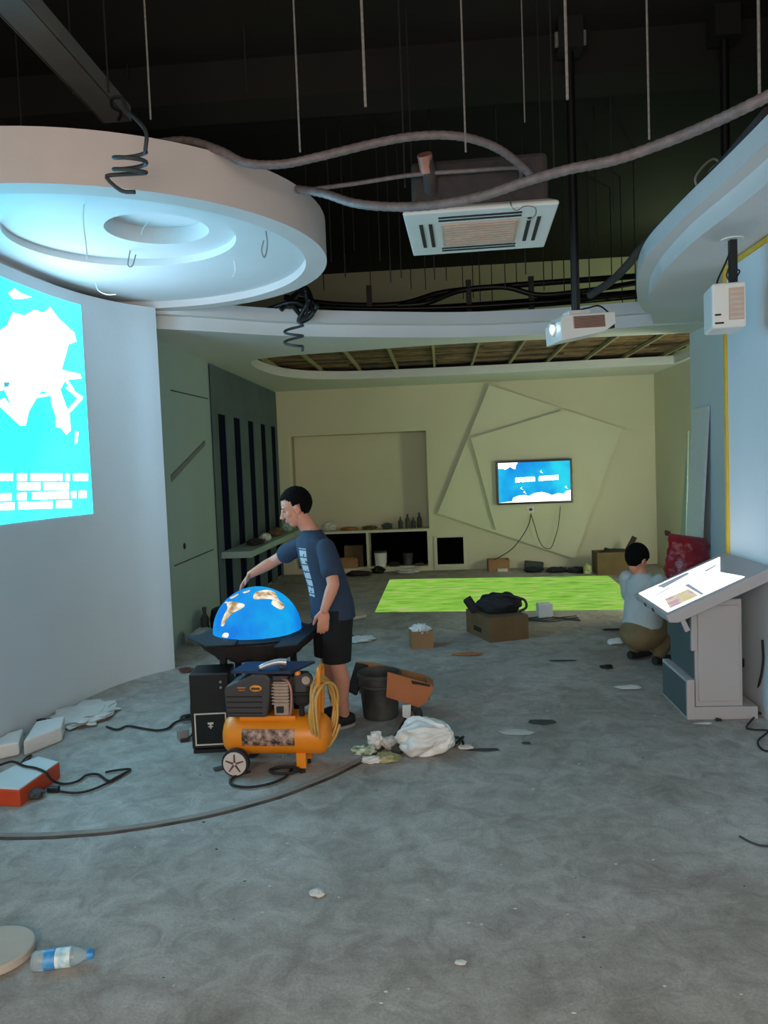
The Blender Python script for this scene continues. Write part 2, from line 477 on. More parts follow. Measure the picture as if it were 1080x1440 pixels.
# curved left wall
path = smooth_path([(-2.95, -2.0, 0), (-2.95, 1.5, 0), (-2.95, 4.4, 0), (-2.94, 5.5, 0), (-2.86, 6.15, 0), (-2.69, 6.6, 0), (-2.48, 6.88, 0)], 8)
bm = new_bm()
A = [(p.x, p.y) for p in path]
outer = [(-2.58, 7.0), (-2.80, 6.72), (-2.98, 6.2), (-3.06, 5.5), (-3.07, 4.4), (-3.07, -2.0)]
prism(bm, [Vector((x, y, 0)) for x, y in A + outer], (0, 0, 3.25))
wall_left = struct(mk('wall_left', bm, M['white_wall'], smooth=True), 'curved white partition wall lit by the projected image')

# far left wall, slotted panel
FLX = -2.74
bm = new_bm(); box(bm, (FLX - 0.12, 6.95, 0), (FLX, YB, 3.35))
wall_fl = struct(mk('wall_left_far', bm, M['grey_wall']), 'grey primed partition behind the curved wall')
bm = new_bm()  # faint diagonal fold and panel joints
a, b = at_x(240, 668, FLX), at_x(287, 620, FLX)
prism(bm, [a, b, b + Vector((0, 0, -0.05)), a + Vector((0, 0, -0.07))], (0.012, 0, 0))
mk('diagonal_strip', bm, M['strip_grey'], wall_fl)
for (p, q) in (((245, 795), (300, 772)), ((240, 548), (292, 560))):
    bm = new_bm(); a, b = at_x(*p, FLX), at_x(*q, FLX)
    a.y = max(a.y, 7.0)
    prism(bm, [a, b, b + Vector((0, 0, -0.012)), a + Vector((0, 0, -0.012))], (0.005, 0, 0)); mk('panel_joint', bm, M['grey_dark'], wall_fl)
bm = new_bm(); s = at_x(259, 768, FLX); ball(bm, s + Vector((0.005, 0, 0)), (0.008, 0.035, 0.035), 10, 6); mk('wall_box', bm, M['ink'], wall_fl)
# slate panel frame around navy slots
slots = [(9.52, 9.87), (10.25, 10.60), (11.02, 11.36), (11.81, 12.15), (12.54, 12.88)]
bm = new_bm(); box(bm, (FLX, 9.3, 0.03), (FLX + 0.012, 13.0, 3.06)); mk('slot_backing', bm, M['slot'], wall_fl)
bm = new_bm(); box(bm, (FLX + 0.012, 9.28, 2.5), (FLX + 0.024, 13.02, 3.08)); mk('panel_header', bm, M['slate'], wall_fl)
edges = [9.28] + [v for s in slots for v in s] + [13.02]
for k in range(0, len(edges), 2):
    bm = new_bm(); box(bm, (FLX + 0.012, edges[k], 0.0), (FLX + 0.024, edges[k + 1], 2.5)); mk('pilaster', bm, M['slate'], wall_fl)

# back wall with niche and cabinet hollow
def xz(p): return Vector((p.x, YB + 0.5 - p.z, p.y))
bm = plate([(-3.45, 0), (4.05, 0), (4.05, CEIL), (-3.45, CEIL)],
           [[(-2.55, 0.07), (-0.23, 0.07), (-0.23, 2.35), (-2.55, 2.35)], [(-0.11, 0.09), (0.33, 0.09), (0.33, 0.55), (-0.11, 0.55)]], 0, 0.5, xz)
wall_back = struct(mk('wall_back', bm, M['cream']), 'cream back wall with a niche and raised square panels')
bm = new_bm(); box(bm, (-3.45, YB + 0.5, 0), (4.05, YB + 0.6, CEIL)); mk('niche_back', bm, M['cream'], wall_back)
bm = new_bm(); box(bm, (-2.55, YB - 0.02, 0.67), (-0.23, YB + 0.5, 0.71)); mk('niche_shelf', bm, M['relief'], wall_back)
for x in (-2.53, -1.28, -0.25):
    bm = new_bm(); box(bm, (x - 0.02, YB + 0.0, 0.07), (x + 0.02, YB + 0.5, 0.67)); mk('cabinet_divider', bm, M['relief'], wall_back)
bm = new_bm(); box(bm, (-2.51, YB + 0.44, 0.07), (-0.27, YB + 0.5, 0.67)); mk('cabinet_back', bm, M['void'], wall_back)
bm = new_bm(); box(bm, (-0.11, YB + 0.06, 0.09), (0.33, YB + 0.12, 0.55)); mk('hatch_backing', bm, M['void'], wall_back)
# pale frame of hatch
fr = [(-0.16, 0.04), (0.38, 0.04), (0.38, 0.57), (-0.16, 0.57)]
bm = plate(fr, [[(-0.11, 0.09), (0.33, 0.09), (0.33, 0.55), (-0.11, 0.55)]], 0, 0.03, lambda p: Vector((p.x, YB - p.z, p.y)))
mk('hatch_frame', bm, M['relief'], wall_back)
# two raised squares, turned against each other
def on_back(px, d): return at_y(px[0], px[1], YB - d)
def raised(pts, d0, d1, name):
    P = [on_back(p, d1) for p in pts]
    bm = new_bm(); prism(bm, P, (0, d1 - d0, 0)); return mk(name, bm, M['relief'], wall_back)
raised([(688, 541), (615, 722), (808, 786), (874, 602)], 0.0, 0.10, 'raised_square')
raised([(662, 616), (791, 577), (834, 700), (697, 745)], 0.10, 0.19, 'raised_square')

# right-hand walls
bm = new_bm(); box(bm, (2.08, -2.0, 0), (2.2, 5.9, 3.2)); struct(mk('wall_right', bm, M['white_wall']), 'white wall behind the kiosk')
bm = new_bm(); box(bm, (2.2, 5.78, 0), (2.8, 5.9, 3.2)); struct(mk('wall_right_return', bm, M['white_wall']), 'short white return wall')
bm = new_bm(); box(bm, (2.8, 5.78, 0), (2.92, 9.0, 3.2)); struct(mk('wall_right_middle', bm, M['white_wall']), 'set-back white wall beyond the yellow strip')
bm = new_bm(); box(bm, (2.92, 8.88, 0), (3.5, 9.0, 3.2)); struct(mk('wall_right_step', bm, M['white_wall']), 'short white step wall')
bm = new_bm(); box(bm, (3.5, 8.88, 0), (3.62, YB, 3.35)); struct(mk('wall_right_far', bm, M['cream']), 'cream side wall beside the back wall')

# ---- ceilings: round drop over the curved wall
cx, cy = -2.35, 5.45
bm = plate(circle(cx, cy, 1.60, 96, -3.06), [circle(cx, cy, 1.45, 96, -3.02)], 3.25, 3.53)
disc = struct(mk('ceiling_round_drop', bm, M['disc_edge'], smooth=True), 'large round white ceiling drop above the curved wall')
bm = plate(circle(cx, cy, 1.46, 96, -3.04), [circle(-2.0, 5.03, 0.72, 64)], 3.31, 3.50); mk('inner_tray', bm, M['soffit'], disc, smooth=True)
bm = plate(circle(-2.0, 5.03, 0.74, 64), [circle(-1.79, 5.08, 0.33, 48)], 3.36, 3.50); mk('sunk_ring', bm, M['soffit'], disc, smooth=True)
bm = plate(circle(-1.79, 5.08, 0.35, 48), [], 3.47, 3.50); mk('lamp_recess', bm, M['soffit'], disc, smooth=True)

# ---- right soffit
def xy(L, n=8): return [(p.x, p.y) for p in smooth_path([(a, b, 0) for a, b in L], n)]
rl = xy([(1.68, -2.0), (1.68, 2.0), (1.68, 4.2), (1.64, 5.3), (1.72, 6.4), (1.92, 7.3), (2.2, 8.2)])
ru = xy([(1.60, -2.0), (1.60, 2.0), (1.59, 4.0), (1.55, 5.2), (1.56, 6.0), (1.70, 6.84), (1.93, 7.7), (2.12, 8.2)])
bm = plate(rl + [(2.8, 8.2), (2.8, 5.9), (2.92, 5.9), (2.92, -2.0)], [], SOF, SOF + 0.12)
soff_r = struct(mk('ceiling_soffit_right', bm, M['soffit'], smooth=True), 'white stepped plasterboard soffit along the right wall')
bm = plate(ru + [(2.92, 8.2), (2.92, -2.0)], [], SOF + 0.12, SOF + 0.24); mk('upper_step', bm, M['soffit'], soff_r, smooth=True)

# ---- far soffit with plank-lined opening
fl = xy([(-2.74, 6.97), (-2.40, 7.15), (-2.06, 7.38), (-1.5, 7.78), (-0.6, 8.15), (0.3, 8.42), (1.2, 8.47), (2.2, 8.3)])
fu = xy([(-2.74, 6.90), (-2.38, 7.06), (-2.03, 7.28), (-1.47, 7.66), (-0.58, 8.03), (0.3, 8.30), (1.2, 8.35), (2.2, 8.22)])
hole = xy([(3.44, 8.95), (2.0, 8.9), (0.3, 8.85), (-1.0, 9.0), (-2.0, 9.2), (-2.28, 9.55), (-2.32, 10.3), (-2.15, 11.1), (-1.7, 11.6), (-0.9, 11.82), (1.0, 11.85), (3.44, 11.8)], 5)
bm = plate(fl + [(3.5, 8.3), (3.5, YB), (FLX, YB)], [hole], SOF, SOF + 0.12)
soff_f = struct(mk('ceiling_soffit_far', bm, M['soffit'], smooth=True), 'white soffit of the far room around an open plank ceiling')
bm = plate(fu + [(3.6, 8.22), (3.6, 8.75), (2.2, 8.75), (0.3, 8.75), (-1.2, 8.85), (-2.2, 9.0), (FLX, 9.2)], [], SOF + 0.12, SOF + 0.24); mk('upper_step', bm, M['soffit'], soff_f, smooth=True)
random.seed(4)
y = 8.76; k = 0
while y < 12.35:
    w = random.uniform(0.10, 0.19); xs = -2.6
    while xs < 3.45:
        ln = random.choice((1.3, 1.9, 2.4, 3.1)); x1 = min(xs + ln, 3.49)
        bm = new_bm(); dz = random.uniform(0, 0.02)
        box(bm, (xs + 0.004, y, SOF + 0.17 + dz), (x1 - 0.004, y + w - 0.012, SOF + 0.19 + dz))
        mk('plank', bm, random.choice((M['wood1'], M['wood2'], M['wood3'])), soff_f); xs = x1; k += 1
    y += w
for i in range(11):
    x = -2.3 + i * 0.56
    bm = new_bm(); box(bm, (x, 8.77, SOF + 0.125), (x + 0.032, 12.3, SOF + 0.17)); mk('batten', bm, M['batten'], soff_f)

# ================================================================== PROJECTED PICTURES AND SCREENS
# picture on the curved wall : follows the wall
def wall_pt(s, z, off=0.004):
    """s = distance along Y on curved wall path"""
    for p, q in zip(path, path[1:]):
        if p.y <= s <= q.y:
            t = (s - p.y) / (q.y - p.y); c = p.lerp(q, t); d = (q - p).normalized(); n = Vector((d.y, -d.x, 0))
            return Vector((c.x, c.y, z)) + n * off
    return Vector((path[-1].x, path[-1].y, z))
def wall_px(x, y, off=0.006):
    lo, hi = 1.0, 6.87
    for _ in range(40):
        mid = (lo + hi) / 2; p = wall_pt(mid, 2)
        r = ray(x, y); X = r.x / r.y * p.y
        if p.x > X: hi = mid
        else: lo = mid
    p = wall_pt(lo, 2, off); q = at_y(x, y, p.y); return lo, q.z
def wall_sheet(bm, s0, s1, zf0, zf1, off, n=16):
    rows = []
    for i in range(n + 1):
        s = s0 + (s1 - s0) * i / n; t = i / n
        rows.append([bm.verts.new(wall_pt(s, zf0(t), off)), bm.verts.new(wall_pt(s, zf1(t), off)),
                     bm.verts.new(wall_pt(s, zf1(t), 0.0005)), bm.verts.new(wall_pt(s, zf0(t), 0.0005))])
    for p, q in zip(rows, rows[1:]):
        for k in range(4):
            j = (k + 1) % 4; bm.faces.new((p[k], p[j], q[j], q[k]))
    bm.faces.new(rows[0]); bm.faces.new(rows[-1][::-1])
(s1, zb), (_, zt) = wall_px(131, 722), wall_px(117, 430)
s0 = 3.4
pic = thing('projected_wall_picture', 'bright cyan projected picture with white plant shape on curved wall', 'projection', wall_pt(5, zb))
bm = new_bm(); wall_sheet(bm, s0, s1, lambda t: zb, lambda t: zt, 0.004, 24); mk('picture', bm, M['cyan_img'], pic)
def wall_blob(px, off=0.007, m='white_img', name='white_shape'):
    cx = sum(p[0] for p in px) / len(px); cy_ = sum(p[1] for p in px) / len(px)
    bm = new_bm()
    vs = []
    for x, y in px:
        s, z = wall_px(max(x, -60), y); vs.append(bm.verts.new(wall_pt(s, z, off)))
    f = bm.faces.new(vs); bmesh.ops.triangulate(bm, faces=[f])
    ex = bmesh.ops.extrude_face_region(bm, geom=bm.faces[:])
    for v in [g for g in ex['geom'] if isinstance(g, bmesh.types.BMVert)]: v.co.x -= 0.002
    return mk(name, bm, M[m], pic)
wall_blob([(-10, 470), (8, 462), (18, 440), (34, 444), (48, 436), (62, 440), (70, 432), (82, 448), (90, 458), (104, 468), (107, 480), (96, 484), (88, 500), (86, 520),
           (92, 528), (112, 526), (114, 532), (92, 534), (84, 548), (72, 552), (60, 550), (44, 556), (40, 578), (36, 596), (28, 596), (22, 570), (20, 546), (6, 548), (-10, 552)])
wall_blob([(72, 552), (84, 548), (92, 570), (97, 582), (99, 605), (93, 611), (86, 602), (79, 600), (78, 584), (72, 566)])
wall_blob([(106, 606), (110, 608), (108, 622), (105, 624)])
wall_blob([(12, 412), (20, 406), (28, 412), (44, 418), (30, 420), (18, 420)])
for seg in ([(0, 562), (6, 560), (30, 590), (36, 598), (28, 598), (-2, 570)], [(92, 545), (96, 545), (116, 558), (115, 562), (98, 580), (94, 578), (109, 560)],
            [(40, 558), (70, 552), (71, 556), (42, 561)], [(88, 530), (92, 530), (104, 548), (101, 550)]):
    wall_blob(seg)
wall_blob([(53, 533), (58, 540), (60, 550), (52, 549), (46, 552)], 0.010, 'teal_img', 'dark_shape')
wall_blob([(4, 537), (16, 538), (17, 543), (5, 545)], 0.010, 'teal_img', 'dark_shape')
# four rows of white characters, too blurred to read
random.seed(11)
rows = [(671, 10, ((-40, 18), (24, 38), (43, 88), (92, 100), (103, 124))), (684, 10, ((24, 57), (61, 97))),
        (697, 10, ((-40, 16), (24, 38), (45, 97), (100, 108), (111, 122))), (710, 10, ((-40, 22), (26, 74), (79, 101)))]
for y0, h, segs in rows:
    for a, b in segs:
        x = a
        while x < b - 2:
            w = min(random.uniform(5.5, 8.5), b - x)
            tl = (-(x - 62) * 0.035) if y0 > 690 else 0.0
            wall_blob([(x, y0 - 5 + tl), (x + w - 0.7, y0 - 5 + tl + random.uniform(-0.3, 0.3)), (x + w - 0.7, y0 + 5 + tl), (x, y0 + 5 + tl + random.uniform(-0.5, 0.5))], name='character')
            x += w

# meadow picture on the floor
g = thing('projected_meadow', 'bright green meadow picture projected onto the far floor', 'projection', (0.8, 10.7, 0))
a, b, c, d = at_z(527, 861), at_z(548, 815), Vector((2.45, 11.9, 0)), Vector((2.35, 9.15, 0))
bm = new_bm(); prism(bm, [a, d, c, b], (0, 0, 0.003)); mk('picture', bm, M['green_img'], g)

# wall television
tvd = 0.30
P = [at_y(*p, YB - tvd) for p in ((697, 650), (804, 643), (806, 706), (699, 711))]
x0 = (P[0].x + P[3].x) / 2; x1 = (P[1].x + P[2].x) / 2; z1 = (P[0].z + P[1].z) / 2; z0 = (P[2].z + P[3].z) / 2
tv = thing('television', 'flat television showing blue sky picture on raised square panels', 'television', ((x0 + x1) / 2, YB - tvd, z0))
bm = new_bm(); box(bm, (x0, YB - tvd, z0), (x1, YB - tvd + 0.06, z1)); mk('case', bm, M['screen_bezel'], tv, bevel=0.006)
bm = new_bm(); box(bm, (x0 + 0.3, YB - tvd + 0.06, z0 + 0.2), (x1 - 0.3, YB - 0.19, z1 - 0.2)); mk('bracket', bm, M['black'], tv)
e = 0.035
yS = YB - tvd
scr_x0, scr_x1, scr_z0, scr_z1 = x0 + e, x1 - e, z0 + e, z1 - e
bm = new_bm(); box(bm, (scr_x0, yS - 0.004, scr_z0), (scr_x1, yS + 0.001, scr_z1)); screen = mk('screen', bm, M['tv_blue'], tv)
def tvp(u, v, d=0.006): return Vector((scr_x0 + (scr_x1 - scr_x0) * u, yS - d, scr_z0 + (scr_z1 - scr_z0) * v))
def tvpoly(uv, name, d=0.006):
    bm = new_bm(); prism(bm, [tvp(u, v, d) for u, v in uv], (0, 0.002, 0)); return mk(name, bm, M['tv_white'], screen)
tvpoly([(0, 0.0), (1, 0.0), (1, 0.27), (0.94, 0.24), (0.9, 0.17), (0.83, 0.2), (0.74, 0.15), (0.68, 0.2), (0.6, 0.24), (0.5, 0.22), (0.42, 0.15), (0.36, 0.18), (0.28, 0.17), (0.2, 0.12), (0.18, 0.03)], 'cloud')
tvpoly([(0, 1), (0.28, 1), (0.25, 0.93), (0.24, 0.83), (0.2, 0.86), (0.17, 0.9), (0.1, 0.83), (0.06, 0.86), (0, 0.86)], 'cloud')
for u, v in ((0.58, 0.75), (0.3, 0.35), (0.34, 0.25), (0.92, 0.34)):
    tvpoly([(u, v), (u + 0.03, v + 0.04), (u + 0.02, v), (u + 0.05, v - 0.05)], 'bird')
def glyph(u, v, w, h, seed):
    r = random.Random(seed); bm = new_bm()
    def bar(a, b, c, d): prism(bm, [tvp(u + w * a, v + h * b), tvp(u + w * c, v + h * b), tvp(u + w * c, v + h * d), tvp(u + w * a, v + h * d)], (0, 0.002, 0))
    for t in (0.0, 0.4, 0.8): bar(0.0 if r.random() > .3 else 0.2, t, 1.0 if r.random() > .3 else 0.8, t + 0.2)
    for t in (0.05, 0.42, 0.78): bar(t, 0.1 * r.random(), t + 0.2, 0.8 + 0.2 * r.random())
    mk('character', bm, M['tv_white'], screen)
for i in range(4): glyph(0.235 + i * 0.071, 0.50 + 0.004 * i, 0.064, 0.12, i)
for i in range(4): glyph(0.56 + i * 0.071, 0.52 + 0.004 * i, 0.064, 0.12, i + 9)
# socket and leads under the television
s = at_y(746, 716, YB - 0.20)
bm = new_bm(); box(bm, (s.x - 0.06, YB - 0.205, s.z - 0.05), (s.x + 0.06, YB - 0.185, s.z + 0.05))
sk = tag(mk('wall_socket', bm, M['appliance'], bevel=0.005), 'white wall socket just below the television', 'socket')
bm = new_bm(); box(bm, (s.x - 0.02, YB - 0.235, s.z - 0.025), (s.x + 0.025, YB - 0.205, s.z + 0.015)); mk('plug', bm, M['black'], sk)
W = lambda pts, Y: [at_y(x, y, Y) for x, y in pts]
bm = new_bm(); tube(bm, W([(747, 722), (744, 736), (737, 750), (722, 770), (705, 782), (695, 787)], YB - 0.24), 0.007, 6)
tag(mk('power_lead', bm, M['black'], smooth=True), 'thin black lead running from the socket down to the small carton', 'cable')
bm = new_bm(); tube(bm, W([(747, 724), (752, 740), (757, 757), (764, 769), (774, 771), (780, 758), (785, 740), (788, 712)], YB - 0.25), 0.006, 6)
tag(mk('signal_lead', bm, M['black'], smooth=True), 'thin black lead looping below the television', 'cable')

# ================================================================== OVERHEAD
# air conditioner cassette
ac = thing('ceiling_air_conditioner', 'white square ceiling cassette air conditioner with dusty pinkish grille', 'air conditioner', (0.31, 5.38, 3.3), math.radians(-2))
def L(name, fn, m, parent, bevel=0.0, smooth=False):
    bm = new_bm(); fn(bm); return mk(name, bm, m, parent, smooth=smooth, bevel=bevel, local=True)
hw = 0.475
def acpanel(bm):
    rings = [(hw, 0.0), (hw, 0.025), (hw - 0.05, 0.055)]
    R = [[bm.verts.new((sx * h, sy * h, z)) for sx, sy in ((-1, -1), (1, -1), (1, 1), (-1, 1))] for h, z in rings]
    for p, q in zip(R, R[1:]):
        for k in range(4): bm.faces.new((p[k], p[(k + 1) % 4], q[(k + 1) % 4], q[k]))
    bm.faces.new(R[0][::-1]); bm.faces.new(R[-1])
L('panel', acpanel, M['appliance'], ac, bevel=0.01)
L('grille', lambda bm: box(bm, (-0.25, -0.25, -0.012), (0.25, 0.25, 0.002)), M['grille'], ac, bevel=0.008)
for i in range(9):
    L('grille_slat', lambda bm: box(bm, (-0.23, -0.22 + i * 0.052, -0.018), (0.23, -0.205 + i * 0.052, -0.010)), M['grille'], ac)
for sx, sy in ((-1, 0), (1, 0), (0, 1), (0, -1)):
    for k in range(2):
        d = 0.315 + k * 0.06
        if sx: L('louvre', lambda bm: box(bm, (sx * d - 0.012, -0.26, -0.005), (sx * d + 0.012, 0.26, 0.001)), M['dark_gap'], ac)
        else: L('louvre', lambda bm: box(bm, (-0.26, sy * d - 0.012, -0.005), (0.26, sy * d + 0.012, 0.001)), M['dark_gap'], ac)
L('body', lambda bm: box(bm, (-0.42, -0.42, 0.05), (0.42, 0.42, 0.34)), M['foam_pipe'], ac, bevel=0.03)
for sx in (-1, 1):
    for sy in (-1, 1):
        L('suspension_rod', lambda bm: cyl(bm, (sx * 0.46, sy * 0.38, 0.2), (sx * 0.46, sy * 0.38, CEIL - 3.3), 0.006, seg=6), M['rod_dark'], ac)
pA = at_y(597, 218, 4.85); pB = at_y(606, 268, 4.98)
bm = new_bm(); tube(bm, [pA, (pA + pB) / 2 + Vector((0.01, 0, 0)), pB, pB + Vector((0.03, 0.12, -0.1))], 0.045, 12)
o = mk('insulated_pipe', bm, M['foam_pipe'], ac, smooth=True)
bm = new_bm(); tube(bm, [pA + (pA - pB) * 0.02, pA * 0.55 + pB * 0.45], 0.047, 12); mk('pipe_wrap', bm, M['copper'], o, smooth=True)
bm = new_bm(); tube(bm, W([(425, 268), (500, 258), (580, 246), (660, 240), (722, 236), (733, 242), (730, 262)], 4.9), 0.014, 8)
tag(mk('drain_pipe', bm, M['hose'], smooth=True), 'thin grey drain pipe running to the air conditioner from the round drop', 'pipe')
bm = new_bm(); tube(bm, [at_y(724, 262, 4.97)] + W([(718, 285), (726, 296), (738, 290)], 4.8) + W([(752, 292), (753, 302), (744, 309), (736, 306)], 4.8), 0.004, 6)
tag(mk('looped_wire', bm, M['steel'], smooth=True), 'thin pale wire curling over the air conditioner panel', 'wire')
# flexible ducts
def hose(name, pts, r, m, label, rib=0.05, cat='duct', n=10):
    bm = new_bm(); tube(bm, pts, r, 12, n, rib=rib); return tag(mk(name, bm, M[m], smooth=True), label, cat)
hose('flexible_duct', [at_y(x, y, d) for x, y, d in ((205, 203, 4.6), (262, 198, 4.45), (310, 212, 4.3), (345, 229, 4.25), (395, 231, 4.25), (450, 220, 4.25), (520, 203, 4.3), (580, 192, 4.35), (640, 191, 4.4), (690, 204, 4.5), (725, 226, 4.65), (752, 252, 4.85))], 0.023, 'hose',
     'grey flexible duct arching over the air conditioner')
hose('flexible_duct', [at_y(x, y, d) for x, y, d in ((418, 266, 4.7), (455, 272, 4.5), (500, 286, 4.3), (560, 291, 4.2), (620, 287, 4.1), (680, 275, 4.0), (740, 255, 3.9), (800, 238, 3.8), (860, 226, 3.7), (920, 206, 3.6), (990, 178, 3.45), (1050, 150, 3.3), (1110, 120, 3.2))], 0.024, 'hose',
     'grey flexible duct sagging below the other and rising over the right soffit')
# zinc cable tray
a = at_z(165, 172, 4.1); b = at_z(18, 12, 4.1)
d = (b - a).normalized(); a2 = a; b2 = a + d * 3.2
side = Vector((0, 0, 1)).cross(d).normalized()
bm = new_bm(); prism(bm, [a2 - side * 0.09, a2 + side * 0.09, b2 + side * 0.09, b2 - side * 0.09], (0, 0, 0.02))
tray = tag(mk('cable_tray', bm, M['tray']), 'long grey metal cable tray above the round drop', 'cable tray')
for s in (-1, 1):
    bm = new_bm(); q = side * (0.09 * s)
    prism(bm, [a2 + q - side * 0.006, a2 + q + side * 0.006, b2 + q + side * 0.006, b2 + q - side * 0.006], (0, 0, 0.10)); mk('tray_side', bm, M['tray'], tray)
for t in (0.4, 1.6, 2.8):
    p = a2 + d * t
    for s in (-1, 1):
        bm = new_bm(); cyl(bm, p + side * 0.11 * s, Vector((p.x, p.y, CEIL)) + side * 0.11 * s, 0.006, seg=6); mk('tray_hanger', bm, M['rod_dark'], tray)
# threaded rods hanging free from the slab
def rod(x, y, Y, m, r, tilt=0.0):
    p = at_y(x, y, Y); bm = new_bm(); cyl(bm, (0, 0, p.z - CEIL), (tilt, 0, 0), r, seg=6)
    o = mk('hanging_rod', bm, M[m]); o.location = (p.x, p.y, CEIL)
    return o
for x, y, Y, r in ((212, 168, 4.0, .005), (422, 214, 3.9, .005), (514, 150, 3.2, .006), (655, 214, 3.9, .005), (798, 140, 3.2, .006), (913, 196, 3.8, .005), (1068, 142, 3.3, .006), (738, 172, 4.6, .004)):
    tag(rod(x, y, Y, 'rod', r), 'thin pale steel rod hanging from the black ceiling', 'rod', 'pale hanging rods')
random.seed(21)
for i in range(30):
    x = 420 + i * 16.2 + random.uniform(-5, 5); Y = random.uniform(7.2, 10.5)
    ybot = random.uniform(385, 432) if Y > 8.2 else random.uniform(350, 400)
    tag(rod(x, ybot, Y, 'rod_dark', 0.006), 'dark thin rod hanging above the far soffit', 'rod', 'dark hanging rods')
for x, y, Y in ((30, 178, 5.6), (180, 110, 6.2), (347, 130, 5.8), (700, 250, 6.8), (862, 300, 6.6)):
    tag(rod(x, y, Y, 'rod_dark', 0.006), 'dark thin rod hanging near the concrete beam', 'rod', 'dark rods near the beam')
# black conduits above the far soffit
def conduit(pts, r, label):
    bm = new_bm(); tube(bm, [at_y(*p) for p in pts], r, 10, 8); return tag(mk('black_conduit', bm, M['black'], smooth=True), label, 'conduit')
conduit([(285, 446, 9.2), (440, 443, 9.2), (600, 436, 9.3), (760, 425, 9.4), (905, 413, 9.5)], 0.055, 'thick straight black conduit above the far soffit')
conduit([(400, 418, 9.6), (470, 428, 9.6), (560, 428, 9.6), (620, 412, 9.7), (690, 404, 9.7), (790, 396, 9.7), (900, 388, 9.8)], 0.035, 'black conduit bending upward across the olive upper wall')
conduit([(560, 430, 9.0), (600, 426, 9.0), (650, 408, 9.1), (710, 404, 9.1), (760, 415, 9.1), (830, 408, 9.1), (905, 396, 9.2)], 0.03, 'black conduit waving across the olive upper wall')
conduit([(410, 430, 8.8), (520, 434, 8.8), (640, 432, 8.8), (780, 424, 8.8)], 0.022, 'slim black conduit in front of the thick one')
for x in (520, 660, 748):
    p = at_y(x, 440, 9.1); bm = new_bm(); box(bm, (p.x - 0.03, 9.08, SOF + 0.19), (p.x + 0.03, 9.14, 3.85))
    tag(mk('conduit_post', bm, M['black']), 'short black post propping the conduits over the far soffit', 'post', 'conduit posts')
# coiled black cables
def coil(name, px, Y, turns, rpx, pts_in, pts_out, r, label):
    pts = [at_y(*p, Y) if len(p) == 2 else at_y(*p) for p in pts_in]
    x0, y0, y1 = px
    k = F / Y
    n = turns * 10
    for i in range(n + 1):
        a = 2 * math.pi * i / 10; c = at_y(x0, y0 + (y1 - y0) * i / n, Y)
        pts.append(c + Vector((math.cos(a) * rpx / k, math.sin(a) * rpx / k, math.sin(a) * 0.25 * rpx / k)))
    pts += [at_y(*p, Y) for p in pts_out]
    bm = new_bm(); tube(bm, pts, r, 8, 3); return tag(mk(name, bm, M['grey_dark'], smooth=True), label, 'cable')
coil('coiled_cable', (183, 212, 245), 3.72, 2, 22, [(166, 168, 5.15), (170, 158, 4.9), (158, 150, 4.6), (158, 138, 4.4), (172, 138, 4.2), (178, 155, 4.0), (196, 172, 3.8), (206, 188)], [(160, 246), (150, 250), (170, 268), (190, 270)], 0.010,
     'curly grey cable hanging in front of the round drop')
coil('coiled_cable', (413, 458, 488), 7.2, 2, 13, [(430, 412, 7.6), (432, 430, 7.5), (430, 445, 7.3), (420, 452)], [(425, 494)], 0.012, 'curly black cable hanging in front of the far soffit')
for i, pts in enumerate(([(405, 430), (430, 405), (440, 440), (420, 452), (436, 420)], [(395, 436), (420, 412), (445, 430), (428, 446), (410, 428)], [(300, 448), (360, 440), (410, 425), (436, 436)])):
    bm = new_bm(); tube(bm, [at_y(x, y, 7.6 + 0.1 * (k % 2)) for k, (x, y) in enumerate(pts)], 0.022, 8, 8)
    tag(mk('cable_bundle', bm, M['black'], smooth=True), ('knotted black cable bundle beyond the round drop', 'tangled black cable hanging with the knotted bundle', 'long black cable running to the knotted bundle')[i], 'cable')
bm = new_bm(); tube(bm, [at_y(x, y, Y) for x, y, Y in ((830, 415, 7.4), (860, 395, 7.0), (885, 370, 6.6), (905, 345, 6.3), (950, 300, 5.6), (1000, 250, 4.9), (1080, 160, 4.0))], 0.035, 10, 8)
tag(mk('dark_duct', bm, M['foam_pipe'], smooth=True), 'dark sagging duct running along the top of the right soffit', 'duct')
bm = new_bm(); tube(bm, [at_y(x, y, 4.9) for x, y in ((980, 262), (978, 250), (988, 235), (1002, 224), (1010, 228), (1000, 238), (996, 246))], 0.008, 6)
tag(mk('wire_loop', bm, M['tray'], smooth=True), 'grey wire loop on the edge of the right soffit', 'wire')
# small wires hanging from the round drop
for pts, lab in (([(374, 325), (376, 345), (372, 362), (368, 352), (371, 338)], 'small wire loop hanging near the outer edge of the round drop'),
                 ([(183, 352), (180, 372), (186, 374), (191, 358)], 'small wire loop hanging below the lamp recess'),
                 ([(329, 366), (331, 380), (327, 390)], 'short wire hanging between lamp recess and drop edge'),
                 ([(134, 396), (138, 408), (150, 414), (163, 414)], 'curved bright wire hanging before the curved wall'),
                 ([(118, 288), (117, 310), (121, 345), (123, 365)], 'long pale wire hanging across the sunken ring'),
                 ([(209, 312), (202, 320), (199, 330)], 'thin wire poking out of the lamp recess')):
    bm = new_bm(); Yw = at_z(pts[0][0], pts[0][1], 3.36 if ('below the lamp' in lab or 'sunken' in lab) else (3.47 if 'poking' in lab else 3.31)).y; tube(bm, [at_y(x, y, Yw) for x, y in pts], 0.0045, 6)
    tag(mk('hanging_wire', bm, M['tray' if 'loop' in lab else 'appliance'], smooth=True), lab, 'wire')

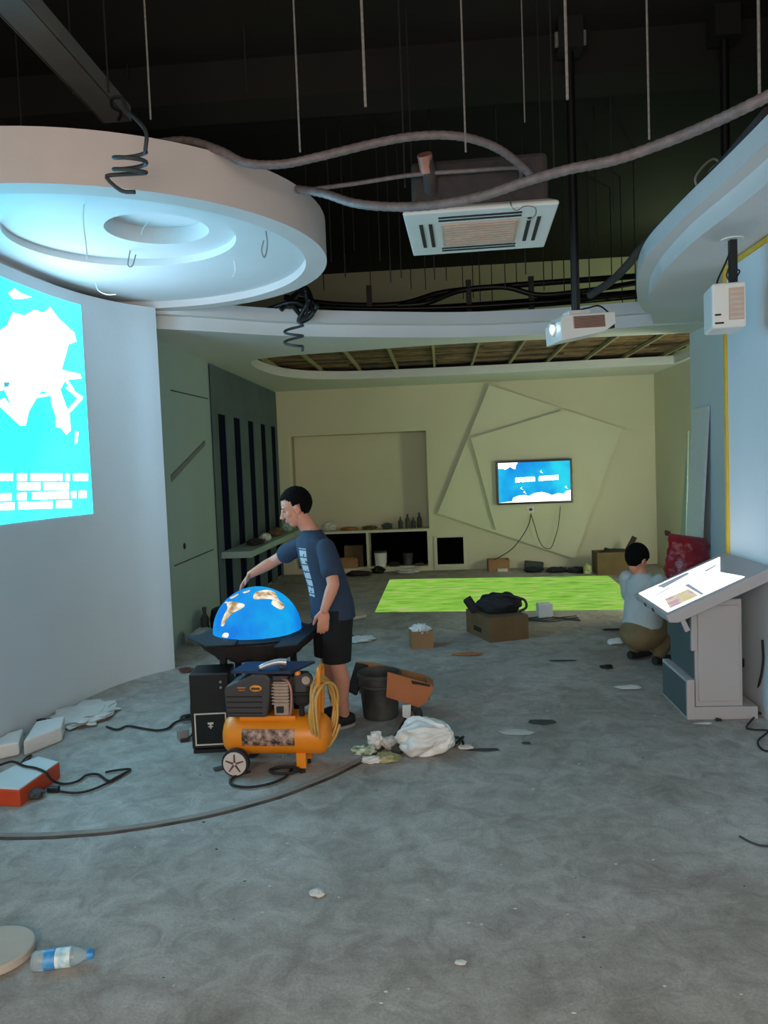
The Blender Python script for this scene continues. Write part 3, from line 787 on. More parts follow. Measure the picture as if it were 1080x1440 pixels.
# projector on the long pole
pj = thing('ceiling_projector', 'white projector with lit lens hung on a long black pole', 'projector', at_y(815, 480, 6.1))
c0 = at_y(816, 462, 6.1)
rz = Matrix.Rotation(math.radians(14), 3, 'Z') @ Matrix.Rotation(math.radians(-3), 3, 'Y')
def pjb(bm, lo, hi): box(bm, c0 + Vector(lo), c0 + Vector(hi), rz, c0)
bm = new_bm(); prof = [(-0.22, -0.10), (-0.215, -0.10), (0.12, -0.055), (0.215, 0.0), (0.215, 0.085), (-0.19, 0.085), (-0.22, 0.04)]
prism(bm, [c0 + rz @ Vector((x, -0.15, z)) for x, z in prof], rz @ Vector((0, 0.30, 0))); mk('case', bm, M['appliance'], pj, bevel=0.012)
bm = new_bm(); pjb(bm, (-0.12, -0.156, -0.022), (0.13, -0.149, 0.068)); vent = mk('vent', bm, M['grille'], pj)
for i in range(8):
    bm = new_bm(); pjb(bm, (-0.115, -0.162, -0.018 + i * 0.0108), (0.125, -0.153, -0.012 + i * 0.0108)); mk('vent_slat', bm, M['vent_dark'], vent)
bm = new_bm(); q = c0 + rz @ Vector((-0.215, -0.02, 0.0)); cyl(bm, q, q + rz @ Vector((-0.03, 0, -0.002)), 0.055, 0.05, 20); ln = mk('lens_ring', bm, M['appliance'], pj, smooth=True)
bm = new_bm(); ball(bm, q + rz @ Vector((-0.024, -0.02, 0.0)), (0.02, 0.036, 0.036), 14, 8); mk('lens', bm, M['lamp'], ln, smooth=True)
bm = new_bm(); pjb(bm, (-0.11, -0.06, 0.085), (0.06, 0.06, 0.13)); mk('mount_plate', bm, M['appliance'], pj, bevel=0.006)
bm = new_bm(); pt = c0 + Vector((-0.03, 0, 0.12)); cyl(bm, pt, (pt.x, pt.y, CEIL), 0.032, seg=14); mk('pole', bm, M['black'], pj, smooth=True)
bm = new_bm(); box(bm, (pt.x - 0.09, pt.y - 0.09, CEIL - 0.22), (pt.x + 0.09, pt.y + 0.09, CEIL)); mk('ceiling_bracket', bm, M['matte_black'], pj)
for sx in (-1, 1):
    bm = new_bm(); cyl(bm, (pt.x + sx * 0.10, pt.y - 0.06, CEIL - 0.2), (pt.x + sx * 0.10, pt.y - 0.06, CEIL - 0.1), 0.016, seg=8); mk('bracket_bolt', bm, M['tray'], pj)
bm = new_bm(); tube(bm, [c0 + rz @ Vector(v) for v in ((0.0, 0.0, 0.14), (0.1, 0.05, 0.16), (0.19, 0.05, 0.17), (0.24, 0.0, 0.1), (0.22, -0.02, 0.05))], 0.007, 6); mk('lead', bm, M['black'], pj, smooth=True)
bm = new_bm(); pjb(bm, (0.215, -0.06, -0.02), (0.25, -0.02, 0.015)); mk('connector', bm, M['black'], pj)
# bare pole further right
p = at_y(1020, 200, 6.1); bm = new_bm(); cyl(bm, (p.x, p.y, SOF + 0.24), (p.x, p.y, CEIL), 0.032, seg=12)
pl = tag(mk('mounting_pole', bm, M['black'], smooth=True), 'bare black ceiling pole behind the right soffit', 'pole')
bm = new_bm(); box(bm, (p.x - 0.09, p.y - 0.09, CEIL - 0.22), (p.x + 0.09, p.y + 0.09, CEIL)); mk('ceiling_bracket', bm, M['matte_black'], pl)
# projector under the right soffit, pointing down
pj = thing('short_throw_projector', 'pale projector hung upright on a short black pole beneath the right soffit', 'projector', at_z(1028, 335, SOF))
c1 = at_y(1019, 434, 5.05)
rz = Matrix.Rotation(math.radians(-8), 3, 'Z')
def q1(bm, lo, hi): box(bm, c1 + Vector(lo), c1 + Vector(hi), rz, c1)
bm = new_bm(); q1(bm, (-0.095, -0.12, -0.135), (0.10, 0.16, 0.135)); mk('case', bm, M['appliance'], pj, bevel=0.015)
bm = new_bm(); q1(bm, (0.0, -0.128, -0.09), (0.085, -0.118, 0.10)); v1 = mk('vent', bm, M['grille'], pj)
for i in range(6):
    bm = new_bm(); q1(bm, (0.005, -0.133, -0.085 + i * 0.03), (0.08, -0.126, -0.07 + i * 0.03)); mk('vent_slat', bm, M['wheel'], v1)
bm = new_bm(); q1(bm, (-0.08, -0.125, -0.11), (-0.03, -0.118, -0.10)); mk('badge', bm, M['ink'], pj)
bm = new_bm(); q1(bm, (-0.08, -0.125, -0.06), (-0.045, -0.118, -0.05)); mk('badge', bm, M['ink'], pj)
tp = at_y(1029, 340, 5.15); bt = at_y(1031, 404, 5.15)
bm = new_bm(); box(bm, (bt.x - 0.022, 5.13, c1.z + 0.12), (bt.x + 0.022, 5.17, SOF)); mk('pole', bm, M['black'], pj)
bm = new_bm(); cyl(bm, (bt.x, 5.15, SOF - 0.008), (bt.x, 5.15, SOF), 0.07, seg=20); mk('ceiling_rose', bm, M['appliance'], pj)
bm = new_bm(); tube(bm, W([(1026, 356), (1018, 375), (1010, 392), (1007, 405)], 5.08), 0.006, 6); mk('lead', bm, M['black'], pj, smooth=True)
bm = new_bm(); tube(bm, W([(1026, 375), (1022, 388), (1030, 396), (1040, 382), (1034, 378)], 5.06), 0.005, 6); mk('lead', bm, M['black'], pj, smooth=True)
# yellow strip on the wall corner
bm = new_bm(); box(bm, (2.062, 5.84, 0.0), (2.079, 5.875, 3.06)); box(bm, (2.062, 4.0, 3.06), (2.079, 5.875, 3.09))
tag(mk('edge_strip', bm, M['yellow']), 'thin yellow strip running up the white wall corner', 'strip')
bm = new_bm(); prism(bm, [Vector((2.62, 8.86, 0)), Vector((2.62, 8.36, 0)), Vector((2.77, 8.36, 2.26)), Vector((2.77, 8.86, 2.26))], (0.025, 0, 0))
tag(mk('leaning_board', bm, M['foam']), 'tall white board leaning against the set-back wall', 'board')
bm = new_bm(); prism(bm, [Vector((3.3, 11.35, 0)), Vector((3.3, 11.0, 0)), Vector((3.47, 11.3, 2.1))], (0.02, 0.0, 0))
tag(mk('leaning_sheet', bm, M['grey_wall']), 'grey-green pointed sheet leaning beside the leaning board', 'board')

# ================================================================== PEOPLE
def shirt_material(c, f, l):
    """navy cotton with a worn white print running down the chest"""
    m = bpy.data.materials.new('navy_print_shirt'); m.use_nodes = True
    nt = m.node_tree; b = nt.nodes['Principled BSDF']; Lk = nt.links.new
    tc = nt.nodes.new('ShaderNodeTexCoord')
    sub = nt.nodes.new('ShaderNodeVectorMath'); sub.operation = 'SUBTRACT'; sub.inputs[1].default_value = c; Lk(tc.outputs['Object'], sub.inputs[0])
    def dot(v):
        n = nt.nodes.new('ShaderNodeVectorMath'); n.operation = 'DOT_PRODUCT'; n.inputs[1].default_value = v; Lk(sub.outputs[0], n.inputs[0]); return n.outputs['Value']
    def math_(op, a, bb):
        n = nt.nodes.new('ShaderNodeMath'); n.operation = op
        for i, v in enumerate((a, bb)):
            if isinstance(v, (int, float)): n.inputs[i].default_value = v
            else: Lk(v, n.inputs[i])
        return n.outputs[0]
    lat, fw, up = dot(l), dot(f), dot((0, 0, 1))
    m1 = math_('LESS_THAN', math_('ABSOLUTE', math_('ADD', lat, -0.02), 0), 0.044)
    m2 = math_('GREATER_THAN', fw, 0.0)
    m3 = math_('LESS_THAN', math_('ABSOLUTE', up, 0), 0.165)
    nz = nt.nodes.new('ShaderNodeTexNoise'); nz.inputs['Scale'].default_value = 34; nz.inputs['Detail'].default_value = 3; Lk(tc.outputs['Object'], nz.inputs['Vector'])
    m4 = math_('GREATER_THAN', nz.outputs['Fac'], 0.37)
    gap = math_('GREATER_THAN', math_('FRACT', math_('MULTIPLY', up, 20.0), 0), 0.16)
    k = m1
    for q in (m2, m3, m4, gap): k = math_('MULTIPLY', k, q)
    mix = nt.nodes.new('ShaderNodeMixRGB'); Lk(k, mix.inputs[0])
    mix.inputs[1].default_value = lin((40, 56, 76)); mix.inputs[2].default_value = lin((176, 182, 186))
    Lk(mix.outputs[0], b.inputs['Base Color']); b.inputs['Roughness'].default_value = 0.9
    n2 = nt.nodes.new('ShaderNodeTexNoise'); n2.inputs['Scale'].default_value = 9; Lk(tc.outputs['Object'], n2.inputs['Vector'])
    bp = nt.nodes.new('ShaderNodeBump'); bp.inputs['Strength'].default_value = 0.5; bp.inputs['Distance'].default_value = 0.03
    Lk(n2.outputs['Fac'], bp.inputs['Height']); Lk(bp.outputs['Normal'], b.inputs['Normal'])
    return m

def head_parts(bm, c, hf, up):
    """face looks along hf; c = middle of the skull"""
    hf = hf.normalized(); s = up.cross(hf).normalized(); up = hf.cross(s).normalized()   # s = the figure's left
    R = Matrix((hf, s, up)).transposed()
    def P(x, y, z): return c + R @ Vector((x, y, z))
    ball(bm, P(-0.008, 0, 0.03), (0.098, 0.076, 0.095), 20, 14, R)
    ball(bm, P(0.028, 0, -0.03), (0.066, 0.060, 0.085), 18, 12, R)
    ball(bm, P(0.048, 0, -0.088), (0.034, 0.036, 0.030), 14, 10, R)      # chin
    chain(bm, [P(0.085, 0, 0.018), P(0.104, 0, -0.016), P(0.112, 0, -0.030)], [0.012, 0.013, 0.014])   # nose
    for k in (-1, 1):
        ball(bm, P(0.106, k * 0.012, -0.034), 0.010, 10, 6)
        ball(bm, P(0.078, k * 0.030, 0.028), (0.016, 0.022, 0.009), 10, 6, R)     # brow
        ball(bm, P(0.074, k * 0.031, 0.006), 0.012, 10, 6)                        # eye
        ball(bm, P(0.055, k * 0.045, -0.022), (0.024, 0.020, 0.024), 10, 6, R)    # cheek
        ball(bm, P(-0.006, k * 0.082, -0.008), (0.021, 0.012, 0.035), 12, 8, R)   # ear
        ball(bm, P(0.0, k * 0.083, -0.034), (0.011, 0.009, 0.013), 10, 6, R)
    ball(bm, P(0.090, 0, -0.058), (0.012, 0.024, 0.007), 12, 6, R)
    ball(bm, P(0.086, 0, -0.070), (0.012, 0.021, 0.008), 12, 6, R)
    return P, R

def hand_parts(bm, wrist, d, palm_n, side, curl=0.5, scale=1.0, spread=0.16):
    """d: direction of fingers, palm_n: way the palm faces, side: direction to the thumb"""
    d = d.normalized(); palm_n = (palm_n - d * palm_n.dot(d)).normalized(); side = d.cross(palm_n) * (1 if d.cross(palm_n).dot(side) > 0 else -1)
    k = scale
    R = Matrix((d, side, palm_n)).transposed()
    ball(bm, wrist + d * 0.048 * k, (0.052 * k, 0.040 * k, 0.015 * k), 16, 10, R)
    ball(bm, wrist + d * 0.075 * k, (0.026 * k, 0.040 * k, 0.013 * k), 14, 8, R)
    tips = []
    for i, (o, ln) in enumerate(((0.030, 0.072), (0.010, 0.080), (-0.010, 0.075), (-0.029, 0.058))):
        b0 = wrist + d * 0.086 * k + side * o * k
        dd = (d + side * (o * spread * 20 * 0.12)).normalized(); p = [b0]; ang = 0
        for j, fr in enumerate((0.45, 0.30, 0.25)):
            ang += curl * (0.35, 0.55, 0.45)[j]
            v = dd * math.cos(ang) + palm_n * math.sin(ang)
            p.append(p[-1] + v * ln * fr * k)
        chain(bm, p, [0.0098 * k, 0.0092 * k, 0.0084 * k, 0.0074 * k], 10); tips.append(p[-1])
    t0 = wrist + d * 0.022 * k + side * 0.026 * k
    tv = (d * 0.75 + side * 0.62 + palm_n * 0.25).normalized(); t1 = t0 + tv * 0.040 * k
    tv2 = (d * 0.95 + side * 0.2 + palm_n * 0.35 * (0.5 + curl)).normalized(); t2 = t1 + tv2 * 0.030 * k; t3 = t2 + (tv2 + palm_n * 0.2).normalized() * 0.024 * k
    chain(bm, [t0, t1, t2, t3], [0.014 * k, 0.0115 * k, 0.0102 * k, 0.0085 * k], 10)
    return tips

V = Vector
GC = V((-1.285, 5.20, 0.68)); GR = 0.298
def build_man():
    th = math.radians(32)
    f = V((-math.cos(th), -math.sin(th), 0)); l = V((-f.y, f.x, 0))
    root = thing('person', 'person in navy printed T-shirt and black shorts touching the lit globe', 'person', (-0.76, 5.24, 0))
    hipc = V((-0.775, 5.27, 0.80)); chest = V((-0.845, 5.26, 1.14)); nb = V((-0.885, 5.25, 1.33))
    headc = at_y(416, 714, 5.23)
    hl, hr = hipc + l * 0.085, hipc - l * 0.085
    kl, kr = V((-0.745, 5.17, 0.45)), V((-0.835, 5.36, 0.45))
    al_, ar_ = V((-0.715, 5.21, 0.085)), V((-0.80, 5.42, 0.085))
    shl, shr = nb + l * 0.165 + V((0.02, 0, -0.085)), nb - l * 0.165 + V((0, 0, -0.080))
    el = at_y(469, 822, 5.00); wl = at_y(456, 858, 4.97)
    er = V((-1.215, 5.475, 1.115)); wr = V((-1.370, 5.415, 1.035))
    up = V((0, 0, 1))
    bm = new_bm()
    # torso, kept inside the shirt
    loft(bm, [(hipc + V((0, 0, -0.06)), l, 0.135, f, 0.095), (hipc + V((0, 0, 0.05)), l, 0.145, f, 0.10), (V((-0.80, 5.265, 0.97)), l, 0.135, f, 0.095),
              (chest, l, 0.155, f, 0.108), (chest + V((-0.02, 0, 0.10)), l, 0.165, f, 0.10), (nb + V((0.0, 0, -0.01)), l, 0.10, f, 0.07), (nb + V((-0.01, 0, 0.03)), l, 0.055, f, 0.055)], 24)
    chain(bm, [nb + V((0.01, 0, -0.03)), nb + V((-0.035, 0, 0.045)), headc + V((0.03, 0.005, -0.06))], [0.060, 0.055, 0.055], 16)
    hf = V((-0.93, -0.18, -0.34)); P, R = head_parts(bm, headc, hf, up)
    # arms
    chain(bm, [shl, shl.lerp(el, 0.35), el, el.lerp(wl, 0.3), wl], [0.056, 0.047, 0.040, 0.041, 0.027], 14)
    chain(bm, [shr, shr.lerp(er, 0.35), er, er.lerp(wr, 0.3), wr], [0.056, 0.047, 0.040, 0.041, 0.027], 14)
    hand_parts(bm, wl, (V((-0.10, -0.04, -1))), V((-0.25, 0.97, 0)), f, 0.55, 1.0)
    tip = V((-1.455, 5.325, 0.915))
    hand_parts(bm, wr, (tip - wr), V((0.35, -0.45, -0.85)), V((-0.2, -0.9, 0.2)), 0.42, 0.95)
    # legs
    for h, k, a in ((hl, kl, al_), (hr, kr, ar_)):
        calf = k.lerp(a, 0.32) - f * 0.018
        chain(bm, [h, h.lerp(k, 0.45), k, calf, k.lerp(a, 0.7), a], [0.083, 0.074, 0.055, 0.058, 0.042, 0.036], 16)
        chain(bm, [a + V((0, 0, -0.03)), a + f * 0.09 + V((0, 0, -0.045)), a + f * 0.14 + V((0, 0, -0.055))], [0.036, 0.032, 0.024], 12)
    body = remeshed('body', bm, M['skin'], root, 0.0048, 3)
    # eyes
    for k in (-1, 1):
        bm = new_bm(); ball(bm, P(0.0825, k * 0.032, 0.006), (0.007, 0.011, 0.0048), 10, 6, R); mk('eye', bm, M['ink'], body, smooth=True)
        bm = new_bm(); ball(bm, P(0.088, k * 0.031, 0.029), (0.006, 0.020, 0.004), 10, 6, R); mk('eyebrow', bm, M['hair'], body, smooth=True)
    # hair cap: short, fuller on top
    bm = new_bm(); vs = ball(bm, (0, 0, 0), 1.0, 40, 26)
    dead = []
    for v in vs:
        q = v.co.copy()
        w = 1 + 0.035 * mnoise.noise(q * 7)
        p = V((q.x * 0.110 * w - 0.016, q.y * 0.087 * w, q.z * 0.110 * w + 0.034))
        v.co = P(*p)
        face_line = 0.078 if p.x > 0.05 else (0.078 - (0.05 - p.x) * 1.9 if p.x > 0.012 else (0.012 if p.x > -0.028 else -0.072))
        if p.z < face_line: dead.append(v)
    bmesh.ops.delete(bm, geom=dead, context='VERTS')
    hair = mk('hair', bm, M['hair'], root, smooth=True)
    sd = hair.modifiers.new('thick', 'SOLIDIFY'); sd.thickness = 0.018; sd.offset = -1
    # shirt
    bm = new_bm()
    loft(bm, [(V((-0.772, 5.27, 0.745)), l, 0.182, f, 0.148), (V((-0.775, 5.27, 0.85)), l, 0.178, f, 0.142), (V((-0.80, 5.265, 0.98)), l, 0.172, f, 0.135),
              (chest, l, 0.180, f, 0.134), (chest + V((-0.025, 0, 0.10)), l, 0.186, f, 0.122), (nb + V((0.0, 0, -0.045)), l, 0.165, f, 0.098), (nb + V((-0.004, 0, 0.000)), l, 0.095, f, 0.076), (nb + V((-0.010, 0, 0.022)), l, 0.068, f, 0.066)], 32)
    for s, e, n in ((shl, el, 0.62), (shr, er, 0.58)):
        chain(bm, [s + V((0, 0, -0.005)), s.lerp(e, 0.3), s.lerp(e, n)], [0.062, 0.063, 0.068], 18)
    pc = V((-0.83, 5.26, 1.07))
    shirt = remeshed('t_shirt', bm, shirt_material(pc, f, l), root, 0.006, 5)
    # shorts
    bm = new_bm()
    loft(bm, [(hipc + V((0, 0, 0.06)), l, 0.168, f, 0.130), (hipc + V((0, 0, -0.04)), l, 0.172, f, 0.135), (hipc + V((0, 0, -0.12)), l, 0.165, f, 0.13)], 28)
    for h, k in ((hl, kl), (hr, kr)):
        e = h.lerp(k, 0.98)
        loft(bm, [(h + V((0, 0, 0.02)), l, 0.094, f, 0.112), (h.lerp(k, 0.5), l, 0.090, f, 0.104), (e, l, 0.088, f, 0.098)], 22)
    remeshed('shorts', bm, M['shorts'], root, 0.007, 4)
    # shoes
    for a in (al_, ar_):
        bm = new_bm(); b0 = V((a.x, a.y, 0))
        loft(bm, [(b0 - f * 0.07 + V((0, 0, 0.05)), l, 0.030, V((0, 0, 1)), 0.030), (b0 - f * 0.04 + V((0, 0, 0.052)), l, 0.040, up, 0.046), (b0 + f * 0.04 + V((0, 0, 0.045)), l, 0.042, up, 0.040),
                  (b0 + f * 0.13 + V((0, 0, 0.036)), l, 0.048, up, 0.028), (b0 + f * 0.19 + V((0, 0, 0.03)), l, 0.034, up, 0.018)], 18)
        sh = mk('shoe', bm, M['shoe'], root, smooth=True)
        bm = new_bm(); poly = [b0 + f * (0.065 * math.cos(t) * 2.1 + 0.058) + l * (0.046 * math.sin(t)) for t in [2 * math.pi * i / 18 for i in range(18)]]
        prism(bm, poly, (0, 0, 0.018)); mk('sole', bm, M['sole'], sh)
build_man()

def build_squatter():
    root = thing('person', 'squatting person in pale grey shirt and khaki trousers behind the kiosk', 'person', (1.70, 6.78, 0))
    f = V((0.80, 0.60, 0)); l = V((-f.y, f.x, 0)); up = V((0, 0, 1))
    hip = V((1.66, 6.74, 0.26)); chest = V((1.70, 6.76, 0.58)); nb = V((1.69, 6.78, 0.76)); headc = V((1.64, 6.80, 0.885)) 
    bm = new_bm()
    loft(bm, [(hip, l, 0.15, f, 0.10), (hip.lerp(chest, 0.5), l, 0.14, f, 0.10), (chest, l, 0.16, f, 0.11), (nb + V((0, 0, -0.03)), l, 0.11, f, 0.075), (nb, l, 0.05, f, 0.05)], 22)
    hf = V((0.55, 0.45, -0.62)); chain(bm, [nb + V((0, 0, -0.03)), headc + V((0, 0, -0.05))], [0.056, 0.054], 14)
    P, R = head_parts(bm, headc, hf, up)
    arms = []
    for s in (1, -1):
        sh = nb + l * 0.17 * s + V((0, 0, -0.05)); e = sh + f * 0.08 + l * 0.05 * s + V((0, 0, -0.25)); w = e + f * 0.21 - l * 0.05 * s + V((0, 0, -0.04))
        chain(bm, [sh, e, w], [0.054, 0.040, 0.027], 12); hand_parts(bm, w, f - l * 0.2 * s + V((0, 0, -0.2)), V((0, 0, -1)), -l * s, 0.5); arms.append((sh, e))
    legs = []
    for s in (1, -1):
        h = hip + l * 0.09 * s + f * 0.02; k = hip + l * 0.15 * s + f * 0.33 + V((0, 0, 0.20)); a = hip + l * 0.13 * s + f * 0.06; a.z = 0.085
        chain(bm, [h, k, k.lerp(a, 0.4), a], [0.085, 0.056, 0.056, 0.038], 14)
        chain(bm, [a + V((0, 0, -0.03)), a + f * 0.14 + V((0, 0, -0.055))], [0.034, 0.024], 12); legs.append((h, k, a))
    body = remeshed('body', bm, M['skin'], root, 0.006, 3)
    bm = new_bm(); vs = ball(bm, (0, 0, 0), 1.0, 32, 20); dead = []
    for v in vs:
        q = v.co; p = V((q.x * 0.116 - 0.012, q.y * 0.094, q.z * 0.115 + 0.03)); v.co = P(*p)
        if p.z < (0.060 if p.x > 0.045 else (0.0 if p.x > 0.0 else -0.11)): dead.append(v)
    bmesh.ops.delete(bm, geom=dead, context='VERTS'); hair = mk('hair', bm, M['hair'], root, smooth=True)
    sd = hair.modifiers.new('thick', 'SOLIDIFY'); sd.thickness = 0.018; sd.offset = -1
    bm = new_bm()
    loft(bm, [(hip + V((0, 0, 0.06)), l, 0.18, f, 0.14), (hip.lerp(chest, 0.5), l, 0.18, f, 0.145), (chest, l, 0.19, f, 0.14), (nb + V((0, 0, -0.05)), l, 0.155, f, 0.10), (nb + V((0, 0, 0.01)), l, 0.07, f, 0.066)], 28)
    for s, e in arms: chain(bm, [s, s.lerp(e, 0.6)], [0.070, 0.066], 16)
    remeshed('shirt', bm, M['grey_shirt'], root, 0.008, 5)
    bm = new_bm(); ball(bm, hip + V((0, 0, 0.0)), (0.19, 0.19, 0.15), 20, 12)
    for h, k, a in legs: chain(bm, [h, h.lerp(k, 0.5), k, k.lerp(a, 0.5), a + V((0, 0, 0.03))], [0.105, 0.095, 0.075, 0.075, 0.062], 16)
    remeshed('trousers', bm, M['khaki'], root, 0.009, 5)
    for h, k, a in legs:
        b0 = V((a.x, a.y, 0)); bm = new_bm()
        loft(bm, [(b0 - f * 0.07 + V((0, 0, 0.045)), l, 0.03, up, 0.035), (b0 + f * 0.04 + V((0, 0, 0.045)), l, 0.042, up, 0.042), (b0 + f * 0.13 + V((0, 0, 0.034)), l, 0.048, up, 0.032), (b0 + f * 0.19 + V((0, 0, 0.024)), l, 0.034, up, 0.020)], 16)
        mk('shoe', bm, M['shoe'], root, smooth=True)
build_squatter()

# ================================================================== GLOBE STAND
gl = thing('globe', 'lit half globe with blue ocean and pale continents on dark cloth', 'globe', GC)
bm = new_bm()
prof = [(GR * math.cos(a), GR * math.sin(a)) for a in [math.radians(90 * i / 22) for i in range(23)]]
lathe(bm, GC, prof, 56); mk('dome', bm, M['globe'], gl, smooth=True)
def dome_px(x, y, r):
    o = V((0, 0, CH)); d = ray(x, y).normalized(); oc = o - GC
    b = oc.dot(d); c = oc.length_squared - r * r; disc_ = b * b - c
    return o + d * (-b - math.sqrt(max(disc_, 0)))
def land(px, seed):
    cx_ = sum(p[0] for p in px) / len(px); cy_ = sum(p[1] for p in px) / len(px)
    r = GR + 0.0025; bm = new_bm()
    P2 = [(p.x, p.y) for p in smooth_path([(a, b, 0) for a, b in px], 3, True)]
    vs = [bm.verts.new((x, y, 0)) for x, y in P2]; fc = bm.faces.new(vs)
    bmesh.ops.triangulate(bm, faces=[fc]); bmesh.ops.subdivide_edges(bm, edges=bm.edges[:], cuts=2, use_grid_fill=True)
    bmesh.ops.triangulate(bm, faces=bm.faces[:])
    for v in bm.verts: v.co = dome_px(v.co.x, v.co.y, r)
    o = mk('continent', bm, M['land'], gl)
    s = o.modifiers.new('thick', 'SOLIDIFY'); s.thickness = 0.003; s.offset = 1
k_ = 1 / 4.909
def cp(L): return [(300 + x * k_, 670 + y * k_) for x, y in L]
land(cp([(95, 880), (130, 865), (215, 885), (190, 915), (130, 945), (95, 985), (72, 1030), (55, 1025), (75, 960), (100, 912)]), 1)
land(cp([(275, 835), (295, 800), (370, 785), (420, 800), (448, 850), (487, 888), (480, 912), (455, 916), (402, 880), (408, 850), (350, 845), (290, 848)]), 2)
land(cp([(62, 1105), (78, 1080), (106, 1085), (97, 1112)]), 3)
land(cp([(118, 838), (170, 812), (166, 822), (130, 842)]), 4)
land(cp([(205, 800), (250, 786), (246, 796), (215, 806)]), 5)
land(cp([(75, 872), (95, 862), (92, 872)]), 6)
# stand with draped cloth
st = thing('globe_stand', 'round black stand draped with dark cloth under the lit globe', 'stand', (GC.x, GC.y, 0))
bm = new_bm(); lathe(bm, (GC.x, GC.y, 0), [(0.30, 0.64), (0.37, 0.655), (0.38, 0.672), (0.30, 0.678)], 40); mk('tabletop', bm, M['cloth_edge'], st, smooth=True)
bm = new_bm()
rows = []
seg = 64
for r, z, amp in ((0.36, 0.668, 0.0), (0.385, 0.655, 0.012), (0.34, 0.60, 0.02), (0.27, 0.545, 0.02), (0.25, 0.52, 0.02)):
    row = []
    for i in range(seg):
        a = 2 * math.pi * i / seg
        w = amp * math.sin(a * 9) + 0.5 * amp * math.sin(a * 17 + 1)
        row.append(bm.verts.new((GC.x + (r + w) * math.cos(a) * 1.03, GC.y + (r + w) * math.sin(a), z)))
    rows.append(row)
for p, q in zip(rows, rows[1:]):
    for k in range(seg): bm.faces.new((p[k], p[(k + 1) % seg], q[(k + 1) % seg], q[k]))
dr = mk('drape', bm, M['cloth'], st, smooth=True); s = dr.modifiers.new('thick', 'SOLIDIFY'); s.thickness = 0.006
# loose cloth corners sticking out at both sides
for pts, nm in (([(262, 897), (300, 890), (335, 900), (330, 908), (290, 910)], 'cloth_corner'), ([(400, 898), (440, 876), (446, 884), (418, 908), (385, 912)], 'cloth_corner')):
    bm = new_bm(); prism(bm, [at_z(x, y, 0.675) for x, y in pts], (0, 0, 0.008)); mk(nm, bm, M['cloth_edge'], st)
bm = new_bm(); cyl(bm, (GC.x + 0.03, GC.y + 0.05, 0.0), (GC.x + 0.03, GC.y + 0.05, 0.645), 0.05, seg=16); mk('pedestal', bm, M['matte_black'], st)
for dx, dy in ((-0.2, -0.16), (0.2, -0.16), (-0.2, 0.2), (0.2, 0.2)):
    bm = new_bm(); box(bm, (GC.x + dx - 0.02, GC.y + dy - 0.02, 0), (GC.x + dx + 0.02, GC.y + dy + 0.02, 0.645)); mk('leg', bm, M['matte_black'], st)
bm = new_bm(); box(bm, (GC.x - 0.24, GC.y - 0.2, 0.28), (GC.x + 0.24, GC.y + 0.24, 0.30)); mk('lower_shelf', bm, M['matte_black'], st)
# blue board on the compressor, with tool
bz = 0.590
bm = new_bm(); prism(bm, [V((-1.26, 4.42, bz)), V((-0.90, 4.38, bz)), V((-0.80, 4.62, bz)), V((-1.22, 4.64, bz))], (0, 0, 0.014))
bb = tag(mk('blue_board', bm, M['blueboard']), 'thin dark blue board lying on top of the compressor motor cover', 'board')
tl = thing('hand_tool', 'small silver hand tool lying on the dark blue board', 'tool', (-1.02, 4.48, bz + 0.014))
bm = new_bm(); tube(bm, [(-1.09, 4.42, bz + 0.030), (-1.05, 4.43, bz + 0.045), (-0.99, 4.45, bz + 0.055), (-0.94, 4.46, bz + 0.05)], lambda t: 0.014 + 0.006 * t, 10); mk('body', bm, M['silver'], tl, smooth=True)
bm = new_bm(); tube(bm, [(-0.98, 4.44, bz + 0.035), (-0.96, 4.44, bz + 0.025), (-0.95, 4.43, bz + 0.024)], 0.012, 8); mk('grip', bm, M['charcoal'], tl, smooth=True)
bm = new_bm(); ball(bm, (-1.09, 4.42, bz + 0.025), 0.013, 10, 8); mk('nozzle', bm, M['charcoal'], tl, smooth=True)

# black tower loudspeaker
sp = thing('tower_speaker', 'black tower loudspeaker with white framed square plate beside globe stand', 'speaker', (-1.515, 4.875, 0), math.radians(6))
L('cabinet', lambda bm: box(bm, (-0.125, -0.12, 0.02), (0.125, 0.12, 0.505)), M['black'], sp, bevel=0.012)
L('base', lambda bm: box(bm, (-0.115, -0.13, 0.0), (0.135, 0.12, 0.022)), M['matte_black'], sp)
L('baffle', lambda bm: box(bm, (-0.115, -0.126, 0.05), (0.115, -0.118, 0.495)), M['matte_black'], sp)
fr = plate([(-0.10, 0.05), (0.10, 0.05), (0.10, 0.255), (-0.10, 0.255)], [[(-0.092, 0.058), (0.092, 0.058), (0.092, 0.247), (-0.092, 0.247)]], 0, 0.008, lambda p: V((p.x, -0.126 - p.z, p.y)))
pf = mk('square_frame', fr, M['wheel'], sp, local=True)
L('square_plate', lambda bm: box(bm, (-0.092, -0.130, 0.058), (0.092, -0.125, 0.247)), M['screen_bezel'], sp)
L('emblem', lambda bm: (prism(bm, [V((-0.018, -0.133, 0.195)), V((0.018, -0.133, 0.195)), V((0.018, -0.133, 0.183)), V((-0.018, -0.133, 0.183))], (0, 0.003, 0)),
                        prism(bm, [V((-0.006, -0.133, 0.183)), V((0.006, -0.133, 0.183)), V((0.004, -0.133, 0.155)), V((-0.004, -0.133, 0.155))], (0, 0.003, 0)),
                        prism(bm, [V((-0.016, -0.133, 0.172)), V((0.016, -0.133, 0.172)), V((0.012, -0.133, 0.165)), V((-0.012, -0.133, 0.165))], (0, 0.003, 0))), M['wheel'], sp)
L('control', lambda bm: cyl(bm, (0.075, -0.126, 0.45), (0.075, -0.136, 0.45), 0.008, seg=10), M['tray'], sp)
